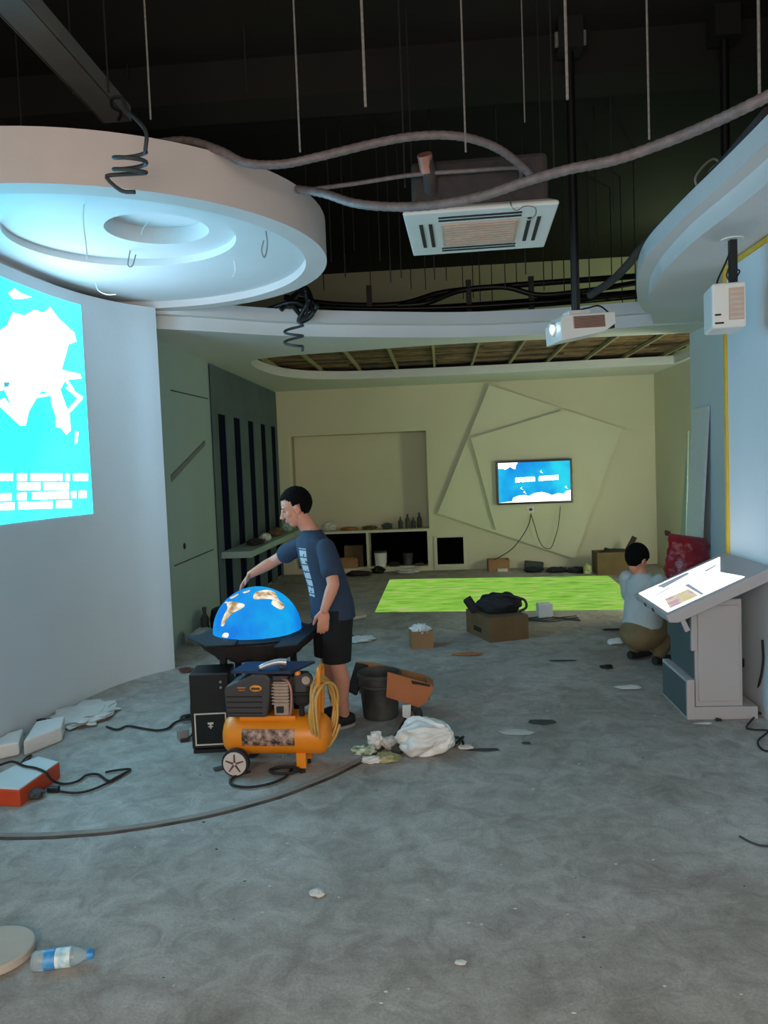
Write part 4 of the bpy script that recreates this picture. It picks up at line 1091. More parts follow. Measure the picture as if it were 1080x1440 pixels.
L('control', lambda bm: cyl(bm, (0.075, -0.126, 0.415), (0.075, -0.136, 0.415), 0.008, seg=10), M['tray'], sp)

# ================================================================== AIR COMPRESSOR
co = thing('air_compressor', 'orange portable air compressor with charcoal motor cover and two grey wheels', 'compressor', (-1.02, 4.5, 0), math.radians(-3))
T0, T1, R0, Zc = -0.275, 0.275, 0.118, 0.205
def tank(bm):
    pr = [(0.0, -0.325), (0.05, -0.322), (0.09, -0.308), (0.112, -0.285), (R0, -0.255), (R0, 0.255), (0.112, 0.285), (0.09, 0.308), (0.05, 0.322), (0.0, 0.325)]
    lathe(bm, (0, 0, Zc), pr, 40, (1, 0, 0), closed=False)
L('tank', tank, M['orange'], co, smooth=True)
def lab(bm):
    n = 10; A_, B_ = [], []
    for i in range(n + 1):
        a = math.radians(150 + 48 * i / n)  # around the near side
        yy, zz = (R0 + 0.0025) * math.cos(a), Zc + (R0 + 0.0025) * math.sin(a)
        A_.append(bm.verts.new((-0.185, yy, zz))); B_.append(bm.verts.new((0.13, yy, zz)))
    for i in range(n): bm.faces.new((A_[i], A_[i + 1], B_[i + 1], B_[i]))
lb = L('label_plate', lab, M['label'], co, smooth=True); lb['label'] = 'worn brown printed label on the tank'
L('saddle', lambda bm: box(bm, (-0.21, -0.07, 0.30), (0.13, 0.07, 0.33)), M['orange'], co, bevel=0.008)
def cover(bm):
    prism(bm, [V((x, -0.115, z)) for x, z in ((-0.27, 0.335), (-0.03, 0.335), (-0.01, 0.44), (0.005, 0.56), (-0.02, 0.588), (-0.10, 0.588), (-0.18, 0.555), (-0.265, 0.52), (-0.28, 0.49))], (0, 0.22, 0))
mc = L('motor_cover', cover, M['charcoal'], co, bevel=0.014)
for k in range(4):
    L('cover_rib', lambda bm: box(bm, (-0.262, -0.120, 0.36 + k * 0.032), (-0.05, -0.113, 0.366 + k * 0.032)), M['matte_black'], mc)
L('badge', lambda bm: ball(bm, (-0.085, -0.117, 0.508), (0.036, 0.006, 0.020), 16, 8), M['orange'], mc, smooth=True)
L('badge_text', lambda bm: (box(bm, (-0.195, -0.119, 0.508), (-0.145, -0.114, 0.516)), box(bm, (-0.19, -0.119, 0.495), (-0.15, -0.114, 0.500))), M['card_red'], mc)
L('badge_text', lambda bm: (box(bm, (-0.11, -0.126, 0.502), (-0.06, -0.122, 0.514))), M['charcoal'], mc)
cb = L('cylinder_block', lambda bm: box(bm, (0.0, -0.06, 0.33), (0.09, 0.06, 0.53)), M['alu'], co, bevel=0.006)
for k in range(7):
    L('cooling_fin', lambda bm: box(bm, (-0.006, -0.075, 0.40 + k * 0.019), (0.098, 0.075, 0.408 + k * 0.019)), M['alu'], cb)
L('cylinder_head', lambda bm: box(bm, (-0.002, -0.065, 0.535), (0.092, 0.065, 0.565)), M['charcoal'], co, bevel=0.006)
L('port', lambda bm: box(bm, (0.02, -0.078, 0.35), (0.06, -0.06, 0.385)), M['black'], cb)
pr = L('pressure_switch', lambda bm: box(bm, (0.12, -0.05, 0.40), (0.20, 0.05, 0.57)), M['charcoal'], co, bevel=0.015)
L('switch_knob', lambda bm: cyl(bm, (0.145, -0.03, 0.565), (0.145, -0.03, 0.586), 0.020, 0.016, 12), M['orange'], pr, smooth=True)
L('gauge', lambda bm: (cyl(bm, (0.205, -0.085, 0.545), (0.205, -0.055, 0.545), 0.036, seg=20), cyl(bm, (0.205, -0.06, 0.545), (0.205, 0.0, 0.545), 0.02, seg=12)), M['charcoal'], co, smooth=True)
L('gauge_face', lambda bm: cyl(bm, (0.205, -0.088, 0.545), (0.205, -0.085, 0.545), 0.024, seg=18), M['alu'], co)
L('regulator', lambda bm: (ball(bm, (0.17, -0.04, 0.42), (0.055, 0.04, 0.04), 14, 8), cyl(bm, (0.10, -0.05, 0.455), (0.23, -0.05, 0.455), 0.013, seg=10), cyl(bm, (0.16, -0.03, 0.32), (0.16, -0.03, 0.42), 0.016, seg=10)), M['rubber'], co, smooth=True)
L('pipe', lambda bm: tube(bm, [(0.06, -0.06, 0.545), (0.10, -0.09, 0.54), (0.12, -0.10, 0.48), (0.11, -0.09, 0.37), (0.09, -0.05, 0.325)], 0.007, 8), M['copper'], co, smooth=True)
L('handle', lambda bm: tube(bm, [(0.255, -0.05, 0.26), (0.265, -0.055, 0.38), (0.272, -0.055, 0.54), (0.275, -0.045, 0.592), (0.275, 0.0, 0.60), (0.275, 0.045, 0.592), (0.272, 0.055, 0.54), (0.265, 0.055, 0.38), (0.255, 0.05, 0.26)], 0.014, 12), M['orange'], co, smooth=True)
for s in (-1, 1):
    wy = s * 0.15
    w = L('wheel', lambda bm: lathe(bm, (-0.215, wy - 0.022, 0.083), [(0.06, 0.0), (0.080, 0.004), (0.083, 0.02), (0.080, 0.040), (0.06, 0.044)], 32, (0, 1, 0)), M['rubber'], co, smooth=True)
    yh = wy - 0.026 if s < 0 else wy + 0.022
    L('hub', lambda bm: cyl(bm, (-0.215, yh, 0.083), (-0.215, yh + 0.006, 0.083), 0.068, seg=28), M['wheel'], w, smooth=True)
    for k in range(5):
        a = 2 * math.pi * k / 5 + 0.3
        L('spoke', lambda bm: prism(bm, [V((-0.215 + 0.056 * math.cos(a) * t - 0.006 * math.sin(a) * q, yh - 0.003, 0.083 + 0.056 * math.sin(a) * t + 0.006 * math.cos(a) * q)) for t, q in ((0.15, -1), (1, -0.6), (1, 0.6), (0.15, 1))], (0, 0.003, 0)), M['vent_dark'], w)
L('axle', lambda bm: cyl(bm, (-0.215, -0.13, 0.083), (-0.215, 0.13, 0.083), 0.010, seg=10), M['steel'], co)
L('axle_bracket', lambda bm: box(bm, (-0.245, -0.09, 0.07), (-0.185, 0.09, 0.13)), M['orange'], co)
for s in (-1, 1):
    ft = L('foot', lambda bm: box(bm, (0.13, s * 0.075 - 0.02, 0.03), (0.185, s * 0.075 + 0.02, 0.12)), M['orange'], co)
    L('rubber_foot', lambda bm: cyl(bm, (0.157, s * 0.075, 0.0), (0.157, s * 0.075, 0.032), 0.020, 0.017, 14), M['rubber'], ft)
L('drain_valve', lambda bm: cyl(bm, (0.03, -0.02, 0.055), (0.03, -0.02, 0.09), 0.010, seg=8), M['steel'], co)
# coiled straw air hose over handle
hp = []
for i in range(60):
    a = 2 * math.pi * i / 12
    k = i / 59
    hp.append(V((0.300 + 0.012 * math.sin(i * 1.3) + 0.05 * (k - 0.5), 0.115 * math.cos(a) * (1 + 0.05 * math.sin(i * 0.7)) - 0.02, 0.345 + (0.185 + 0.02 * math.sin(i * 0.45)) * math.sin(a))))
bm = new_bm(); tube(bm, hp, 0.0085, 8, 3)
ho = mk('coiled_hose', bm, M['hose_yellow'], smooth=True); ho.location = (-1.02, 4.5, 0); ho.rotation_euler = (0, 0, math.radians(-28)); tag(ho, 'coil of straw coloured air hose hung on the compressor handle', 'hose')
ho.location = V((-1.02, 4.5, 0)) + V((0.035, 0.12, 0))
bm = new_bm(); tube(bm, [at_z(x, y, 0.012) for x, y in ((412, 1078), (402, 1092), (380, 1102), (350, 1107), (328, 1104), (324, 1098), (334, 1090), (352, 1085))], 0.008, 8)
tag(mk('black_cable', bm, M['rubber'], smooth=True), 'black power cord looping beside the compressor wheel', 'cable')
bm = new_bm()
for j in range(3):
    pts = [at_z(400, 1083, 0.012 + j * 0.014) + V((0.085 * math.cos(a) , 0.05 * math.sin(a), 0)) for a in [2 * math.pi * i / 14 + j for i in range(15)]]
    tube(bm, pts, 0.008, 8, 3)
tag(mk('cord_coil', bm, M['rubber'], smooth=True), 'small coil of black cord lying under the compressor', 'cable')

# ================================================================== KIOSK
ki = thing('kiosk', 'white slanted touch kiosk with bright picture standing by the white wall', 'kiosk', (1.78, 5.55, 0))
def kb(name, lo, hi, bevel=0.004, m='kiosk'):
    bm = new_bm(); box(bm, lo, hi); return mk(name, bm, M[m], ki, bevel=bevel)
kb('base', (1.622, 5.24, 0.0), (2.03, 5.82, 0.085))
kb('base_riser', (1.575, 5.24, 0.0), (1.625, 5.82, 0.27))
kb('column', (1.635, 5.26, 0.085), (1.94, 5.80, 0.80))
kb('column_panel', (1.655, 5.25, 0.12), (1.92, 5.262, 0.76))
kb('column_lip', (1.612, 5.25, 0.46), (1.65, 5.81, 0.80))
M['kiosk_dark'] = mat('kiosk_side_shade', (78, 92, 94), 0.6, vary=0.15, scale=3)  # thin dark sheets, shade of the left faces put into their colour
kb('side_shade', (1.607, 5.27, 0.46), (1.6125, 5.79, 0.78), 0.0, 'kiosk_dark')
kb('side_shade', (1.630, 5.27, 0.272), (1.6345, 5.79, 0.46), 0.0, 'kiosk_dark')
kb('side_shade', (1.570, 5.26, 0.02), (1.5745, 5.80, 0.25), 0.0, 'kiosk_dark')
# sloping head
y0, y1 = 5.08, 5.93
NL, NR = V((1.405, 0, 0.735)), V((2.07, 0, 1.03))
sl = (NR - NL).normalized(); up_ = V((-sl.z, 0, sl.x))
def kp(u, y, h): p = NL + sl * u + up_ * h; return V((p.x, y, p.z))
LEN = (NR - NL).length
bm = new_bm(); prism(bm, [kp(0, y0, 0), kp(LEN, y0, 0), kp(LEN, y0, -0.075), kp(0.05, y0, -0.075), kp(0, y0, -0.05)], (0, y1 - y0, 0)); hd = mk('head', bm, M['kiosk'], ki, bevel=0.006)
bm = new_bm(); prism(bm, [kp(0.07, y0 + 0.02, -0.075), kp(0.10, y0 + 0.02, -0.075), kp(0.10, y0 + 0.02, -0.155), kp(0.07, y0 + 0.02, -0.155)], (0, 0.03, 0)); mk('bracket', bm, M['kiosk'], hd)
for yy in (5.42, 5.62):
    bm = new_bm(); q = kp(-0.002, yy, -0.025); cyl(bm, q, q - sl * 0.006, 0.014, seg=12); mk('button', bm, M['ink'], hd)
pic2 = mk('picture', (lambda bm: (prism(bm, [kp(0.03, y0 + 0.06, 0.0005), kp(0.56, y0 + 0.06, 0.0005), kp(0.52, y0 + 0.40, 0.0005), kp(0.66, y1 - 0.08, 0.0005), kp(0.03, y1 - 0.05, 0.0005)], up_ * 0.0025), bm)[1])(new_bm()), M['kiosk_img'], ki)
def kimg(uy, m, h=0.0035):
    bm = new_bm(); prism(bm, [kp(u, y, h) for u, y in uy], up_ * 0.0015); mk('picture_detail', bm, M[m], pic2)
kimg([(0.06, y0 + 0.10), (0.26, y0 + 0.10), (0.27, y0 + 0.34), (0.10, y0 + 0.36)], 'kiosk_img2')
kimg([(0.27, y0 + 0.07), (0.29, y0 + 0.07), (0.31, y0 + 0.45), (0.28, y0 + 0.46)], 'kiosk_img3', 0.0055)
kimg([(0.18, y1 - 0.22), (0.40, y1 - 0.16), (0.40, y1 - 0.09), (0.16, y1 - 0.09)], 'kiosk_img3')
kimg([(0.08, y1 - 0.33), (0.22, y1 - 0.28), (0.20, y1 - 0.26), (0.07, y1 - 0.31)], 'kiosk_img3')
kimg([(0.48, y1 - 0.30), (0.58, y1 - 0.26), (0.57, y1 - 0.23), (0.47, y1 - 0.26)], 'kiosk_img3')
bm = new_bm(); p = at_x(1043, 930, 2.078); box(bm, (2.04, p.y - 0.05, p.z - 0.03), (2.08, p.y + 0.05, p.z + 0.03)); pg = tag(mk('wall_plug', bm, M['black'], bevel=0.005), 'black plug in the white wall behind the kiosk', 'plug')
bm = new_bm(); tube(bm, [at_x(1072, 900, 2.07), at_x(1073, 930, 2.07), at_x(1068, 960, 2.07), at_z(1060, 985, 0.012), at_z(1050, 1000, 0.012), at_z(1068, 1003, 0.012), at_z(1085, 1004, 0.012)], 0.008, 8)
tag(mk('kiosk_cable', bm, M['rubber'], smooth=True), 'black cable dropping down the wall behind the kiosk', 'cable')
bm = new_bm(); tube(bm, [at_z(x, y, 0.010) for x, y in ((1064, 1005), (1050, 1022), (1060, 1026), (1080, 1028), (1066, 1042), (1072, 1054), (1090, 1058))], 0.006, 8)
tag(mk('floor_cable', bm, M['rubber'], smooth=True), 'thin black cable zigzagging on the floor by the kiosk base', 'cable')
bm = new_bm(); tube(bm, [at_z(x, y, 0.006) for x, y in ((1040, 1176), (1055, 1184), (1070, 1189), (1090, 1190))], 0.005, 8)
tag(mk('wire_offcut', bm, M['grey_dark'], smooth=True), 'dark wire offcut curving on the open floor before the kiosk', 'wire')
# red sack behind the kiosk
bm = new_bm(); c_ = at_y(966, 788, 7.55)
rows_ = []
for z, rx, ry in ((0.0, 0.18, 0.15), (0.2, 0.21, 0.17), (0.5, 0.20, 0.16), (0.78, 0.19, 0.14), (0.93, 0.185, 0.10), (0.985, 0.175, 0.05), (1.0, 0.17, 0.02)):
    rows_.append((V((c_.x + 0.01 * math.sin(z * 9), 7.55, z + 0.0)), V((1, 0, -0.18 if z > 0.9 else 0)), rx, V((0, 1, 0)), ry))
rr_ = []
for a_, b_ in zip(rows_, rows_[1:]):
    for k in range(6):
        t = k / 6; rr_.append((a_[0].lerp(b_[0], t), a_[1].lerp(b_[1], t), a_[2] + (b_[2] - a_[2]) * t, a_[3], a_[4] + (b_[4] - a_[4]) * t))
rr_.append(rows_[-1])
loft(bm, rr_, 56)
for v in bm.verts:
    v.co += (v.co - V((c_.x, 7.55, v.co.z))).normalized() * (0.05 * (0.3 - abs(mnoise.noise(V((v.co.x * 5, v.co.y * 5, v.co.z * 3))))) + 0.02 * mnoise.noise(v.co * 18))
tag(mk('red_sack', bm, M['red_sack'], smooth=True), 'tall shiny red plastic sack standing behind the kiosk', 'sack')
bm = new_bm(); p = at_x(939, 750, 3.49); box(bm, (3.475, p.y - 0.12, p.z - 0.04), (3.5, p.y + 0.12, p.z + 0.04))
tag(mk('wall_socket', bm, M['vent_dark'], bevel=0.004), 'small brown socket box on the cream side wall', 'socket')

# ================================================================== BUCKET, CARDBOARD AND RUBBISH
bk = thing('bucket', 'stained dark grey bucket leaning cardboard against the globe stand area', 'bucket', (-0.485, 5.42, 0))
bk['label'] = 'stained dark grey bucket with a wide rim holding torn cardboard'
L('pail', lambda bm: lathe(bm, (0, 0, 0), [(0.118, 0.0), (0.122, 0.01), (0.145, 0.29), (0.155, 0.295), (0.155, 0.32), (0.142, 0.32), (0.138, 0.295), (0.115, 0.02)], 36), M['bucket'], bk, smooth=True)
L('rim_band', lambda bm: lathe(bm, (0, 0, 0), [(0.141, 0.225), (0.149, 0.23), (0.149, 0.243), (0.142, 0.248)], 36), M['grey_dark'], bk, smooth=True)
bm = new_bm()
def cardpoly(pts, Ys, th, name, label, m):
    bm = new_bm(); P = [at_y(x, y, Y) for (x, y), Y in zip(pts, Ys)]; n = (P[1] - P[0]).cross(P[2] - P[0]).normalized()
    prism(bm, P, n * th); return mk(name, bm, M[m])
cb_ = thing('torn_carton', 'torn brown carton flap lying across the stained bucket', 'carton', (-0.25, 5.2, 0.1))
c = cardpoly([(545, 945), (604, 962), (610, 968), (601, 985), (589, 995), (543, 980)], [5.24] * 6, 0.012, 'front_flap', '', 'card_red'); c.parent = cb_; c.matrix_parent_inverse = world_of(cb_).inverted()
c = cardpoly([(500, 931), (525, 932), (600, 950), (609, 957), (604, 985), (505, 975)], [5.60] * 6, 0.012, 'back_panel', '', 'card'); c.parent = cb_; c.matrix_parent_inverse = world_of(cb_).inverted()
c = cardpoly([(600, 951), (609, 957), (610, 966), (604, 962)], [5.60, 5.60, 5.24, 5.24], 0.012, 'side_panel', '', 'card_red'); c.parent = cb_; c.matrix_parent_inverse = world_of(cb_).inverted()
c = cardpoly([(578, 957), (604, 963), (605, 966), (590, 963), (580, 962)], [5.225] * 5, 0.006, 'torn_slot', '', 'ink'); c.parent = cb_; c.matrix_parent_inverse = world_of(cb_).inverted()
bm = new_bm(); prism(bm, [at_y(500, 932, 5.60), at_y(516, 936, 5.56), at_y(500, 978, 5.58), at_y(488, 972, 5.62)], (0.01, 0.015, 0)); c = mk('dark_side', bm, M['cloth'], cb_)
bm = new_bm(); prism(bm, [at_y(566, 992, 5.20), at_y(578, 991, 5.20), at_y(577, 1012, 5.19), at_y(566, 1008, 5.19)], (0, 0.006, 0)); tag(mk('paper_tag', bm, M['paper']), 'small white paper tag hanging below the torn carton', 'paper')
hose('floor_hose', [at_y(580, 992, 5.30), at_y(588, 1003, 5.25), at_z(586, 1020, 0.03), at_z(578, 1034, 0.03), at_z(566, 1048, 0.03), at_z(556, 1056, 0.03)], 0.03, 'grey_dark', 'short dark corrugated hose curving from the bucket to the rubbish', 0.06, 'hose')
bm = new_bm(); q = at_z(598, 1062)
ax_ = Vector((0.85, -0.35, 0.40)).normalized(); u_, v_ = frame_of(ax_)
for v in bmesh.ops.create_icosphere(bm, subdivisions=5, radius=1.0)['verts']:
    d = v.co.normalized(); th_ = math.acos(max(-1, min(1, d.dot(ax_)))); ph_ = math.atan2(d.dot(v_), d.dot(u_))
    k = 1 + 0.09 * math.sin(7 * ph_ + 2.5 * mnoise.noise(d * 1.6)) * math.sin(th_) + 0.04 * math.sin(15 * ph_ + 4 * mnoise.noise(d * 2.3)) + 0.22 * mnoise.noise(d * 1.3 + Vector((3, 1, 7)))
    p = d * k + ax_ * 0.28 * max(0.0, 1 - th_ * 1.6)
    v.co = Vector((q.x + p.x * 0.165, q.y + 0.06 + p.y * 0.13, max(p.z * 0.115 + 0.085, 0.002)))
tag(mk('plastic_bag', bm, M['plastic_white'], smooth=True), 'crumpled white plastic bag full of rubbish on the floor', 'bag')
bm = new_bm(); q = at_z(644, 1052)
for i in range(4):
    tube(bm, [q + V((0.035 * math.cos(a + i), 0.03 * math.sin(a * 1.3 + i), 0.02 + 0.04 * abs(math.sin(a * 0.7 + i * 0.8)))) for a in [0.6 * j for j in range(10)]], 0.008, 6, 4)
tag(mk('black_strap', bm, M['black'], smooth=True), 'knotted black strap lying beside the white plastic bag', 'strap')
pk = [(512, 1060, 'green', (0.075, 0.05, 0.03), 'green and white food packet at the end of the rubbish heap'), (528, 1052, 'plastic_white', (0.05, 0.05, 0.06), 'crushed pale wrapper standing in the rubbish heap'),
      (545, 1070, 'greenleaf', (0.085, 0.05, 0.028), 'olive and cream packet lying by the plastic bag'), (548, 1052, 'chip', (0.06, 0.05, 0.045), 'pale crumpled paper ball in the rubbish heap'),
      (524, 1072, 'plastic_white', (0.07, 0.04, 0.02), 'flat white wrapper lying under the green packet')]
for i, (x, y, m, sz, lab_) in enumerate(pk):
    bm = new_bm(); q = at_z(x, y); crumple(bm, (q.x, q.y, 0), sz, i + 20, 3, 0.6, 2.4); tag(mk('food_packet', bm, M[m], smooth=False), lab_, 'packet')

# cartons
def carton(name, label, loc, rz, sx, sy, sz, m, flaps=True, ink=False):
    t = thing(name, label, 'carton', loc, rz); w = 0.006
    for nm, lo, hi in (('side', (-sx, -sy, 0), (sx, -sy + w, sz)), ('side', (-sx, sy - w, 0), (sx, sy, sz)), ('side', (-sx, -sy + w, 0), (-sx + w, sy - w, sz)), ('side', (sx - w, -sy + w, 0), (sx, sy - w, sz)), ('bottom', (-sx + w, -sy + w, 0), (sx - w, sy - w, w))):
        L(nm, lambda bm: box(bm, lo, hi), M[m], t)
    if flaps:
        L('top_flap', lambda bm: box(bm, (-sx, -sy, sz), (sx, -0.002, sz + w)), M[m], t); L('top_flap', lambda bm: box(bm, (-sx, 0.002, sz), (sx, sy, sz + w)), M[m], t)
    if ink:
        L('printed_mark', lambda bm: box(bm, (-sx - 0.002, -sy * 0.3, sz * 0.25), (-sx, sy * 0.35, sz * 0.45)), M['ink'], t)
        L('printed_mark', lambda bm: box(bm, (-sx - 0.002, -sy * 0.3, sz * 0.65), (-sx, sy * 0.5, sz * 0.75)), M['card_dark'], t)
        L('tape', lambda bm: box(bm, (sx * 0.1, -sy - 0.002, 0.01), (sx * 0.14, -sy, sz)), M['card_dark'], t)
        L('printed_mark', lambda bm: box(bm, (-sx * 0.7, -sy - 0.002, sz * 0.55), (-sx * 0.2, -sy, sz * 0.6)), M['card_dark'], t)
    return t
A0, B0, C0 = at_z(690, 904), at_z(744, 898), at_z(656, 888)
ang = math.atan2((B0 - A0).y, (B0 - A0).x)
ctr = (B0 + C0) / 2
sx_, sy_ = (B0 - A0).length / 2, (C0 - A0).length / 2
carton('large_carton', 'large closed brown carton carrying a black bag on the floor', ctr, ang, sx_, sy_, 0.235, 'card_dark', True, True)  # shade of the unlit front is put into the dark card colour
# black bag on the carton
bg = thing('shoulder_bag', 'slumped black fabric bag with pale strip lying on the large carton', 'bag', (ctr.x, ctr.y, 0.241))
bm = new_bm(); crumple(bm, (ctr.x + 0.03, ctr.y - 0.03, 0.241), (0.24, 0.14, 0.118), 3, 4, 0.30, 1.8); mk('body', bm, M['cloth_edge'], bg, smooth=True)
bm = new_bm(); box(bm, (ctr.x - 0.30, ctr.y - 0.06, 0.245), (ctr.x - 0.21, ctr.y + 0.03, 0.40), Matrix.Rotation(math.radians(-32), 3, 'Y')); mk('side_flap', bm, M['cloth_edge'], bg, bevel=0.01)
bm = new_bm(); tube(bm, [V((ctr.x + 0.22, ctr.y - 0.12, 0.26)), V((ctr.x + 0.29, ctr.y - 0.13, 0.30)), V((ctr.x + 0.28, ctr.y - 0.12, 0.37)), V((ctr.x + 0.20, ctr.y - 0.11, 0.40)), V((ctr.x + 0.05, ctr.y - 0.1, 0.43)), V((ctr.x - 0.08, ctr.y - 0.08, 0.40))], 0.013, 8); mk('strap', bm, M['black'], bg, smooth=True)
bm = new_bm(); prism(bm, [V((ctr.x - 0.05, ctr.y - 0.135, 0.352)), V((ctr.x + 0.02, ctr.y - 0.15, 0.345)), V((ctr.x + 0.15, ctr.y - 0.13, 0.365)), V((ctr.x - 0.05, ctr.y - 0.12, 0.375))], (0, 0.012, 0.004)); mk('pale_strip', bm, M['paper'], bg)
# small carton with clear wrap
p = at_z(592, 913)
carton('small_carton', 'small brown carton topped with clear wrap on the open floor', (p.x, p.y + 0.09, 0), math.radians(12), 0.105, 0.085, 0.17, 'card', False)
bm = new_bm(); crumple(bm, (p.x + 0.0, p.y + 0.09, 0.13), (0.10, 0.085, 0.055), 8, 4, 0.7, 3.0, True); tag(mk('clear_wrap', bm, M['plastic_white']), 'crumpled clear wrap bulging from the small carton', 'wrap')
p = at_z(766, 868); bm = new_bm(); box(bm, (p.x - 0.08, p.y - 0.06, 0.0), (p.x + 0.08, p.y + 0.08, 0.16), Matrix.Rotation(0.1, 3, 'Z')); tag(mk('white_block', bm, M['foam'], bevel=0.008), 'small white foam block beside the large carton', 'block')
bm = new_bm(); 
for i in range(5): tube(bm, [V((p.x - 0.25 + 0.1 * j, p.y - 0.25 + 0.05 * i + 0.04 * math.sin(j * 1.7 + i), 0.008 + 0.004 * (i % 3))) for j in range(7)], 0.006, 6, 4)
tag(mk('cable_tangle', bm, M['grey_dark'], smooth=True), 'grey tangle of wire on the floor behind the large carton', 'wire')
# back-room cartons
carton('low_carton', 'wide olive carton against the cream side wall by the meadow picture', (2.6, 12.2, 0), 0.02, 0.29, 0.2, 0.34, 'card_dark', False)
bm = new_bm(); crumple(bm, (2.6, 12.18, 0.20), (0.24, 0.15, 0.11), 31, 3, 0.5, 2.2); tag(mk('dark_cloth', bm, M['cloth']), 'dark cloth heaped inside the wide olive carton', 'cloth')
bm = new_bm(); box(bm, (2.86, 12.3, 0.30), (2.93, 12.36, 0.55), Matrix.Rotation(0.5, 3, 'Y')); tag(mk('wood_offcut', bm, M['wood3']), 'dark wood offcut sticking up from the wide olive carton', 'wood')
carton('tiny_carton', 'tiny open brown carton below the television on the floor', (0.88, 12.85, 0), 0.05, 0.17, 0.12, 0.19, 'card', False)
bm = new_bm(); box(bm, (0.86, 12.68, 0.0), (1.02, 12.72, 0.05)); tag(mk('pale_offcut', bm, M['chip']), 'pale offcut lying before the tiny open carton', 'offcut')
random.seed(8)
labs = ['black cloth heap below the raised squares', 'black plastic sheet heap beside the wide olive carton', 'dark rag nearest the wide olive carton']
for i, x in enumerate((1.42, 1.76, 2.06)):
    bm = new_bm(); crumple(bm, (x, 12.55 - 0.1 * i, 0), (0.17, 0.12, 0.05), i + 40, 3, 0.6, 2.5); tag(mk('dark_heap', bm, M['cloth_edge']), labs[i], 'cloth')
bm = new_bm(); crumple(bm, (2.18, 12.1, 0), (0.07, 0.06, 0.10), 55, 3, 0.5, 2.5); tag(mk('pale_packet', bm, M['greenleaf']), 'pale upright packet beside the wide olive carton', 'packet')
bm = new_bm(); box(bm, (1.32, 12.9, 0.0), (1.62, 13.0, 0.12), Matrix.Rotation(0.12, 3, 'Y')); tag(mk('grey_box', bm, M['grey_dark'], bevel=0.01), 'grey box on the floor below the television', 'box')

# ledge and its clutter on slotted panel
bm = new_bm(); box(bm, (FLX + 0.024, 9.35, 0.72), (FLX + 0.40, 13.0, 0.80)); 
lg = mk('ledge', bm, M['grey_wall'], wall_fl, bevel=0.005)
cl = [('cloth bundle on the near end of the wall ledge', 'dark_bundle', 'cloth', 10.2, (0.12, 0.2, 0.05)), ('crumpled paper on the wall ledge', 'paper_ball', 'foam', 10.8, (0.08, 0.12, 0.06)), ('brown rag on the wall ledge', 'brown_rag', 'card_dark', 11.5, (0.10, 0.2, 0.07)), ('pale sack at the far end of the wall ledge', 'pale_sack', 'grey_wall', 12.3, (0.10, 0.16, 0.12))]
for i, (lb_, nm, m, yy, sz) in enumerate(cl):
    bm = new_bm(); crumple(bm, (FLX + 0.25, yy, 0.80), sz, 60 + i, 3, 0.5, 2.2); tag(mk(nm, bm, M[m]), lb_, 'clutter')

# niche shelf clutter and cabinet contents
def pail(x, y, z, r, h, m, label):
    t = thing('paint_pail', label, 'pail', (x, y, z))
    L('pail_body', lambda bm: lathe(bm, (0, 0, 0), [(r * 0.88, 0), (r, h), (r * 0.95, h), (r * 0.84, 0.01)], 24), M[m], t, smooth=True)
    L('lid', lambda bm: lathe(bm, (0, 0, h), [(r * 1.04, -0.02), (r * 1.04, 0.004), (r * 0.9, 0.012)], 24), M['grey_dark'], t, smooth=True)
pail(-1.08, YB + 0.18, 0.07, 0.11, 0.26, 'appliance', 'white paint pail in the cabinet beside the black hatch')
pail(-2.02, YB + 0.15, 0.07, 0.10, 0.24, 'wheel', 'grey white paint pail in the left cabinet')
pail(-0.62, YB + 0.26, 0.07, 0.09, 0.2, 'bucket', 'dark paint pail at the end of the cabinet nearest the black hatch')
pail(-2.28, YB + 0.2, 0.07, 0.12, 0.3, 'bucket', 'large dark pail in the cabinet end behind the person in navy')
for i_, (x_, z_, sz_, m_, lb_) in enumerate(((-0.85, 0.07, (0.10, 0.1, 0.05), 'cloth', 'dark rag between the paint pails in the cabinet'), (-1.85, 0.07, (0.07, 0.1, 0.06), 'chip', 'pale rag lying in the left cabinet'), (-0.42, 0.07, (0.09, 0.1, 0.03), 'card_dark', 'brown rag at the cabinet end beside the hatch'))):
    bm = new_bm(); crumple(bm, (x_, YB + 0.12, z_), sz_, 200 + i_, 3, 0.6, 2.5); tag(mk('cabinet_rag', bm, M[m_]), lb_, 'rag')
carton('brown_carton', 'small brown carton in the cabinet beside the divider', (-1.62, YB + 0.12, 0.07), 0.1, 0.15, 0.1, 0.17, 'card', False)
carton('dusty_carton', 'dusty dark carton at the rear of the cabinet', (-1.55, YB + 0.32, 0.07), 0.0, 0.16, 0.09, 0.36, 'card_dark', True)
ni = [(-2.3, 'card_dark', (0.10, 0.1, 0.05), 'brown cloth heap on the niche shelf near the slotted panel'), (-1.95, 'chip', (0.14, 0.1, 0.09), 'pale plastic heap on the niche shelf'), (-1.6, 'card_red', (0.16, 0.1, 0.035), 'reddish folded paper on the niche shelf'), (-1.25, 'card_dark', (0.14, 0.1, 0.04), 'dark brown rag in the middle of the niche shelf'),
      (-0.95, 'grey_dark', (0.10, 0.1, 0.06), 'grey rag on the niche shelf beside the bottles')]
for i, (x, m, sz, lb_) in enumerate(ni):
    bm = new_bm(); crumple(bm, (x, YB + 0.18, 0.71), sz, 80 + i, 3, 0.6, 2.6); tag(mk('shelf_heap', bm, M[m]), lb_, 'clutter')
